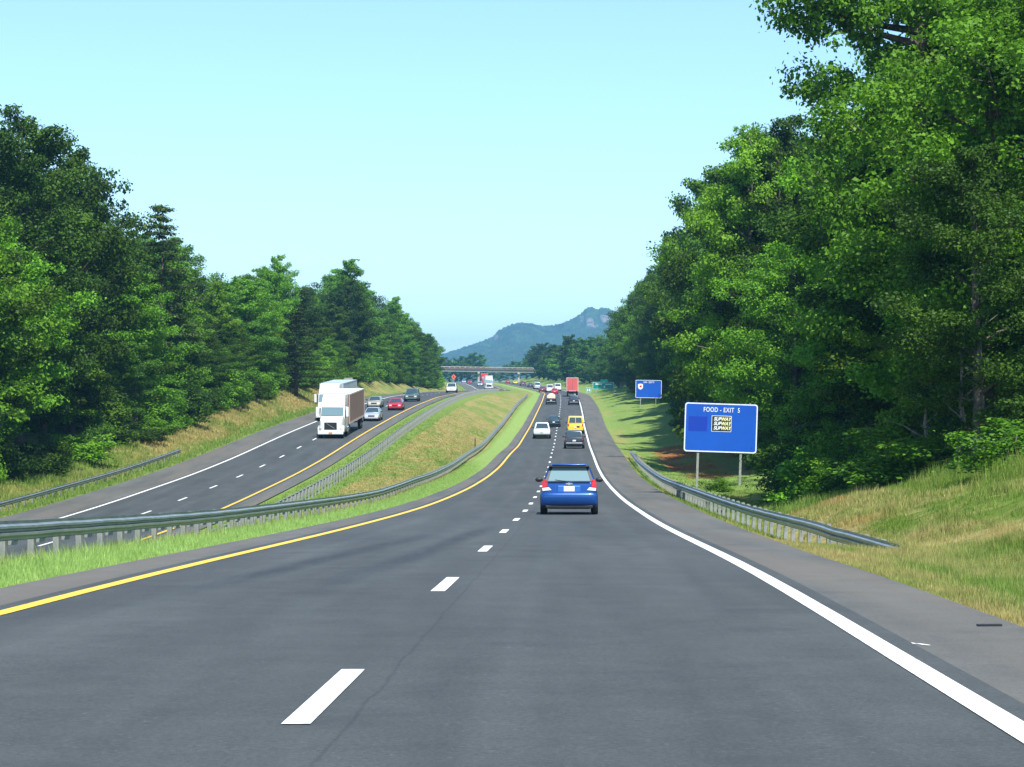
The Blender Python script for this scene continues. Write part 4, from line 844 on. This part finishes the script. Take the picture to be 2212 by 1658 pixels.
# oncoming
car('sedan', P_SILVER, 806, 250, 'L', 'silver oncoming sedan right behind the brown trailer', 'car')
car('sedan', P_GOLD, 811, 291, 'L', 'pale gold oncoming sedan in the outer lane above the silver one', 'car')
car('sedan', P_RED, 856, 282, 'L', 'red oncoming car between the gold sedan and the grey-green car', 'car')
car('suv', P_GREEN, 890.5, 322, 'L', 'dark grey-green oncoming car behind the red one', 'car')
car('suv', P_WHITE, 976, 424, 'L', 'white oncoming sport utility vehicle at the crest by the trees', 'car')
car('sedan', P_SILVER, 1036.7, 765, 'L', 'distant pale oncoming car left of the tanker truck', 'car')
car('sedan', P_RED, 1014.7, 935, 'L', 'distant oncoming red car beneath the left span', 'car')
car('sedan', P_SILVER, 1002, 990, 'L', 'farthest oncoming silver car beneath the left span', 'car')
# --- trucks
def truck(px, Z, side, label, box_m, frame_m, cab_m=P_WHITE, load='box', hb_=2.75, L=15.5, rear_only=False, cat='truck', red_nose=False, roof_m=None):
    fz = ZR if side == 'R' else ZL; X = (px-1106)*Z/F; e = empty('semi_truck', (X, Z, float(np.interp(Z, ST, fz(ST)))+.008)); tag(e, label, cat)
    d = float(XR(Z+10)-XR(Z-10))/20; sl = float(fz(Z+10)-fz(Z-4))/14; yaw = -math.atan(d)
    e.rotation_euler = (math.atan(sl), 0, yaw) if side == 'R' else (-math.atan(sl), 0, yaw+math.pi)
    # local: front of tractor at y=0 going back to negative y
    c = MB().loft([[(-.95*k_, y, z0), (.95*k_, y, z0), (1.08*k_, y, (z0+z1)/2), (.98*k_, y, z1), (-.98*k_, y, z1), (-1.08*k_, y, (z0+z1)/2)][::-1] for (y, z0, z1, k_) in ((-.02, .75, 1.55, .88), (-.25, .6, 1.78, .98), (-1.2, .6, 1.98, 1.05), (-1.7, .6, 2.05, 1.12))]); c.build('hood', cab_m, e, True, bevel=.05)
    MB().hexa([(-1.2, -4.6, .75), (1.2, -4.6, .75), (1.17, -1.45, .75), (-1.17, -1.45, .75), (-1.22, -4.6, 2.9), (1.22, -4.6, 2.9), (1.12, -2.1, 2.9), (-1.12, -2.1, 2.9)]).build('cab', cab_m, e, True, bevel=.08, seg=3)
    MB().hexa([(-1.22, -4.6, 2.9), (1.22, -4.6, 2.9), (1.12, -2.1, 2.9), (-1.12, -2.1, 2.9), (-1.2, -4.6, 4.0), (1.2, -4.6, 4.0), (1.0, -3.1, 3.95), (-1.0, -3.1, 3.95)]).build('roof_fairing', cab_m, e, True, bevel=.1, seg=3)
    MB().plate([(1.14, -1.60, 2.02), (-1.14, -1.60, 2.02), (-1.12, -2.06, 2.86), (1.12, -2.06, 2.86)], (.05, .05, .05, .06), .03).build('windscreen', mat('truck_windscreen', (.12, .2, .22), .1, spec=.9), e)
    for sx_ in (-1, 1):
        MB().box(*sorted((sx_*1.2, sx_*1.235)), -2.9, -2.1, 2.0, 2.7).build('side_window', M_DKGLASS, e)
        MB().box(*sorted((sx_*1.28, sx_*1.52)), -1.75, -1.6, 1.95, 2.85).build('side_mirror', cab_m, e, bevel=.03)
        MB().box(*sorted((sx_*.66, sx_*1.02)), -.38, -.04, .92, 1.16).build('headlight', M_LAMP, e, bevel=.04)
        MB().loft([[(sx_*x, y, z) for x, z in ((.8, .55), (1.22, .55), (1.24, 1.0), (1.1, 1.22), (.85, 1.25))] for y in (-.3, -.75, -1.5)]).build('fender', cab_m, e, True, bevel=.05)
        MB().cyl((sx_*1.02, -3.2, .78), (0, 1, 0), .33, 1.7, 16).build('fuel_tank', M_CHROME, e)
    MB().box(-.58, .58, -.1, .0, .82, 1.5).build('grille', M_TRIM, e, bevel=.02)
    b = MB(); b.hexa([(-.42, .0, .95), (-.34, .0, .92), (-.34, .03, .92), (-.42, .03, .95), (.34, .0, 1.42), (.42, .0, 1.39), (.42, .03, 1.39), (.34, .03, 1.42)]); b.build('grille_bar', M_CHROME, e)
    MB().box(-1.18, 1.18, -.22, .08, .38, .74).build('bumper', cab_m, e, bevel=.06); MB().box(-.16, .16, .08, .095, .46, .6).build('licence_plate', M_AMBER, e)
    MB().box(-.45, .45, -3.05, -2.72, 3.45, 3.55).build('vent', M_TRIM, e)
    for yy in (-.95, -5.2, -6.5):
        for sx_ in (-1, 1): wheel(e, sx_*1.0, yy, .50)
    MB().box(-.4, .4, -7.5, -.5, .7, .95).build('chassis', M_TRIM, e)
    y1, y0 = -5.0, -5.0-L
    if load == 'box':
        MB().box(-1.29, 1.29, y0, y1, 1.15, 1.15+hb_).build('trailer_box', box_m, e, bevel=.02)
        for sx_ in (-1, 1):
            MB().box(*sorted((sx_*1.27, sx_*1.305)), y0-.01, y1+.01, 1.10, 1.28).build('side_rail', frame_m, e); MB().box(*sorted((sx_*1.27, sx_*1.305)), y0-.01, y1+.01, 1.03+hb_, 1.17+hb_).build('side_rail', frame_m, e)
            for yy in (y0, y1-.14): MB().box(*sorted((sx_*1.272, sx_*1.312)), yy-.008, yy+.148, 1.285, 1.025+hb_).build('corner_post', frame_m, e)
            for yy in np.arange(y0+1.6, y1-.8, 1.5): MB().box(*sorted((sx_*1.288, sx_*1.298)), yy, yy+.06, 1.285, 1.025+hb_).build('side_rib', box_m, e)
        for (a0, a1, b0, b1) in ((-1.28, 1.28, 1.03+hb_, 1.16+hb_), (-1.28, 1.28, 1.08, 1.22)): MB().box(a0, a1, y0-.03, y0-.002, b0, b1).build('rear_frame', frame_m, e)
        for a0 in (-1.29, 1.17): MB().box(a0, a0+.12, y0-.03, y0-.002, 1.225, 1.025+hb_).build('rear_frame', frame_m, e)
        MB().box(-.012, .012, y0-.02, y0-.002, 1.23, 1.02+hb_).build('door_gap', M_TRIM, e)
        for a0 in (-.6, -.25, .25, .6): MB().tube([(a0, y0-.04, 1.25), (a0, y0-.04, 1.0+hb_)], .018, 5).build('lock_rod', M_GALV, e)
        MB().box(-1.29, 1.29, y0, y1, 1.15+hb_+.002, 1.16+hb_+.01).build('trailer_roof', roof_m or M_SWHITE, e)
        if red_nose: MB().box(1.299, 1.318, y1-2.6, y1-.16, 1.285, 1.02+hb_).build('red_panel', M_REDFR, e)
    elif load == 'tank':
        MB().tube([(0, y0, 2.25), (0, y0+.25, 2.25), (0, y1-.3, 2.25), (0, y1, 2.25)], [.75, 1.1, 1.1, .75], 20).build('tank', M_CHROME, e, True)
    MB().box(-1.2, 1.2, y0+.02, y0+.12, .5, .62).build('rear_guard', M_TRIM, e); MB().box(-.5, .5, y0+.2, y1, .85, 1.14).build('trailer_frame', M_TRIM, e)
    for yy in (y0+1.3, y0+2.6):
        for sx_ in (-1, 1): wheel(e, sx_*1.05, yy, .50)
    for sx_ in (-1, 1): MB().box(sx_*.95-.15, sx_*.95+.15, y0-.06, y0-.035, 1.08, 1.2).build('tail_light', M_TAIL, e)
    return e
M_BROWNBOX = mat('brown_trailer_side', (.235, .165, .145), .55, noise=(.5, (.22, .135, .11), 1)); M_GREYBOX = mat('grey_trailer_side', (.42, .50, .54), .5, noise=(.5, (.35, .43, .47), 1)); M_REDBOX = mat('red_trailer_door', (.64, .12, .11), .55, noise=(.6, (.55, .10, .095), 1)); M_REDFR = mat('red_frame', (.72, .012, .02), .5, noise=(2, (.5, .015, .02), 1)); M_PALEFR = mat('pale_frame', (.62, .50, .46), .5, noise=(2, (.5, .42, .4), 1))
truck(714, 213, 'L', 'white semi truck with brown red-edged trailer, front one of the two', M_BROWNBOX, M_PALEFR, red_nose=True)
truck(706, 248, 'L', 'white semi truck with grey trailer half hidden behind the other', M_GREYBOX, M_GREYBOX, L=16, roof_m=M_GREYBOX)
truck(1235.2, 525, 'R', 'red box trailer truck driving away in the right lane at the crest', M_REDBOX, M_PALEFR, P_RED, hb_=2.9, L=14, cat='truck')
truck(1056.5, 655, 'L', 'silver tanker truck coming down before the overpass', M_GREYBOX, M_GREYBOX, P_SILVER, 'tank', L=11)
truck(1047, 880, 'L', 'distant truck with red box body under the overpass', M_REDBOX, M_PALEFR, P_RED, hb_=2.9, L=10)

# ------------------------------------------------------------------ grass blades
def blades(name, n, xf, zf, hf, wf, seed, dens=None):
    rng = np.random.default_rng(seed); Z = zf(rng, n); X = xf(rng, Z); N = len(Z); Zend = Z.max()
    tuft = rng.integers(2, 6, N) ; K = 5
    X = np.repeat(X, K) + rng.normal(size=N*K)*.07; Z = np.repeat(Z, K) + rng.normal(size=N*K)*.07; h = np.repeat(hf(rng, N, X[::K], Z[::K]), K)*rng.uniform(.5, 1.2, N*K); w = wf(Z)*rng.uniform(.6, 1.3, N*K)
    fd = np.clip((Zend-Z)/(Zend*.35), 0, 1); h = h*(.12+.88*fd); g = ground(X, Z) - .02; a = rng.uniform(0, 6.28, N*K); ln = rng.normal(size=(N*K, 2))*.22
    # roughly facing all directions
    dx, dz = np.cos(a)*w/2, np.sin(a)*w/2
    v = np.stack([np.stack([X-dx, Z-dz, g], -1), np.stack([X+dx, Z+dz, g], -1), np.stack([X+ln[:, 0]*h, Z+ln[:, 1]*h, g+h], -1)], 1).reshape(-1, 3)
    oR = X-XR(Z); oL = X-XL(Z); m = masks(oR, oL, Z); m = np.repeat(m, 3, 0)
    return tag(link(name, np_mesh(name, v, np.arange(len(v)).reshape(-1, 3), M_BLADE, cols=m)), kind='stuff')
edge = lambda z: XR(z) + 3.66 + tab(z, SHO)
def zpow(z0, z1, p): return lambda rng, n: z0 + (z1-z0)*rng.random(n)**p
blades('verge_grass', 34000, lambda r, z: edge(z) + .02 + r.random(len(z))**1.2*4.2, zpow(13, 60, 1.25), lambda r, n, x, z: .05+.13*np.clip((x-edge(z))/1.5, 0, 1)*r.uniform(.4, 1.2, n)+.03, lambda z: .008+.00022*z, 61)
blades('bank_grass', 30000, lambda r, z: XR(z) + 8.1 + r.random(len(z))*8.5, zpow(28, 120, .9), lambda r, n, x, z: r.uniform(.06, .26, n)*(1+1.8*np.clip(2.5*np.sin(x*.8+z*.23)*np.sin(z*.31-x*.5), 0, 1))*np.clip((x-XR(z)-6.5)/5, .4, 1), lambda z: .011+.00024*z, 62)
blades('swale_grass', 12000, lambda r, z: edge(z) + .05 + r.random(len(z))*7, zpow(60, 240, 1.1), lambda r, n, x, z: r.uniform(.05, .16, n), lambda z: .02+.0002*z, 63)
blades('median_verge_grass', 30000, lambda r, z: XR(z) - 4.8 - r.random(len(z))*2.9, zpow(24, 200, 1.6), lambda r, n, x, z: .05+.16*np.clip((-4.8+XR(z)-x)/1.6, 0, 1.4)*r.uniform(.5, 1.4, n), lambda z: .010+.00022*z, 64)
blades('median_grass', 26000, lambda r, z: XR(z) - 7.3 - r.random(len(z))*9, zpow(40, 330, 1.2), lambda r, n, x, z: r.uniform(.06, .2, n), lambda z: .02+.00025*z, 65)
blades('left_bank_grass', 26000, lambda r, z: XL(z) - 7.1 - r.random(len(z))**.8*8, zpow(110, 400, 1.2), lambda r, n, x, z: r.uniform(.1, .5, n), lambda z: .03+.00025*z, 66)

# ------------------------------------------------------------------ haze
hz = MB().box(-7000, 7000, -300, 9500, -8, 260).build('haze', M_CONC); hz.data.materials.clear()
hm_ = bpy.data.materials.new('haze_air'); hm_.use_nodes = True; nt = hm_.node_tree; nt.nodes.remove(nt.nodes['Principled BSDF'])
pv = nt.nodes.new('ShaderNodeVolumePrincipled'); pv.inputs['Color'].default_value = (.22, .56, .96, 1); pv.inputs['Density'].default_value = 1.35e-4; pv.inputs['Anisotropy'].default_value = 0.1
nt.links.new(pv.outputs[0], nt.nodes['Material Output'].inputs['Volume']); hz.data.materials.append(hm_); tag(hz, kind='stuff')

# lettering becomes plain mesh
bpy.context.view_layer.update(); dg = bpy.context.evaluated_depsgraph_get()
for o in [o for o in bpy.data.objects if o.type == 'FONT']:
    me = bpy.data.meshes.new_from_object(o.evaluated_get(dg)); n = bpy.data.objects.new('lettering', me); COL.objects.link(n); n.parent = o.parent
    n.location = o.location; n.rotation_euler = o.rotation_euler; n.scale = o.scale; bpy.data.objects.remove(o)
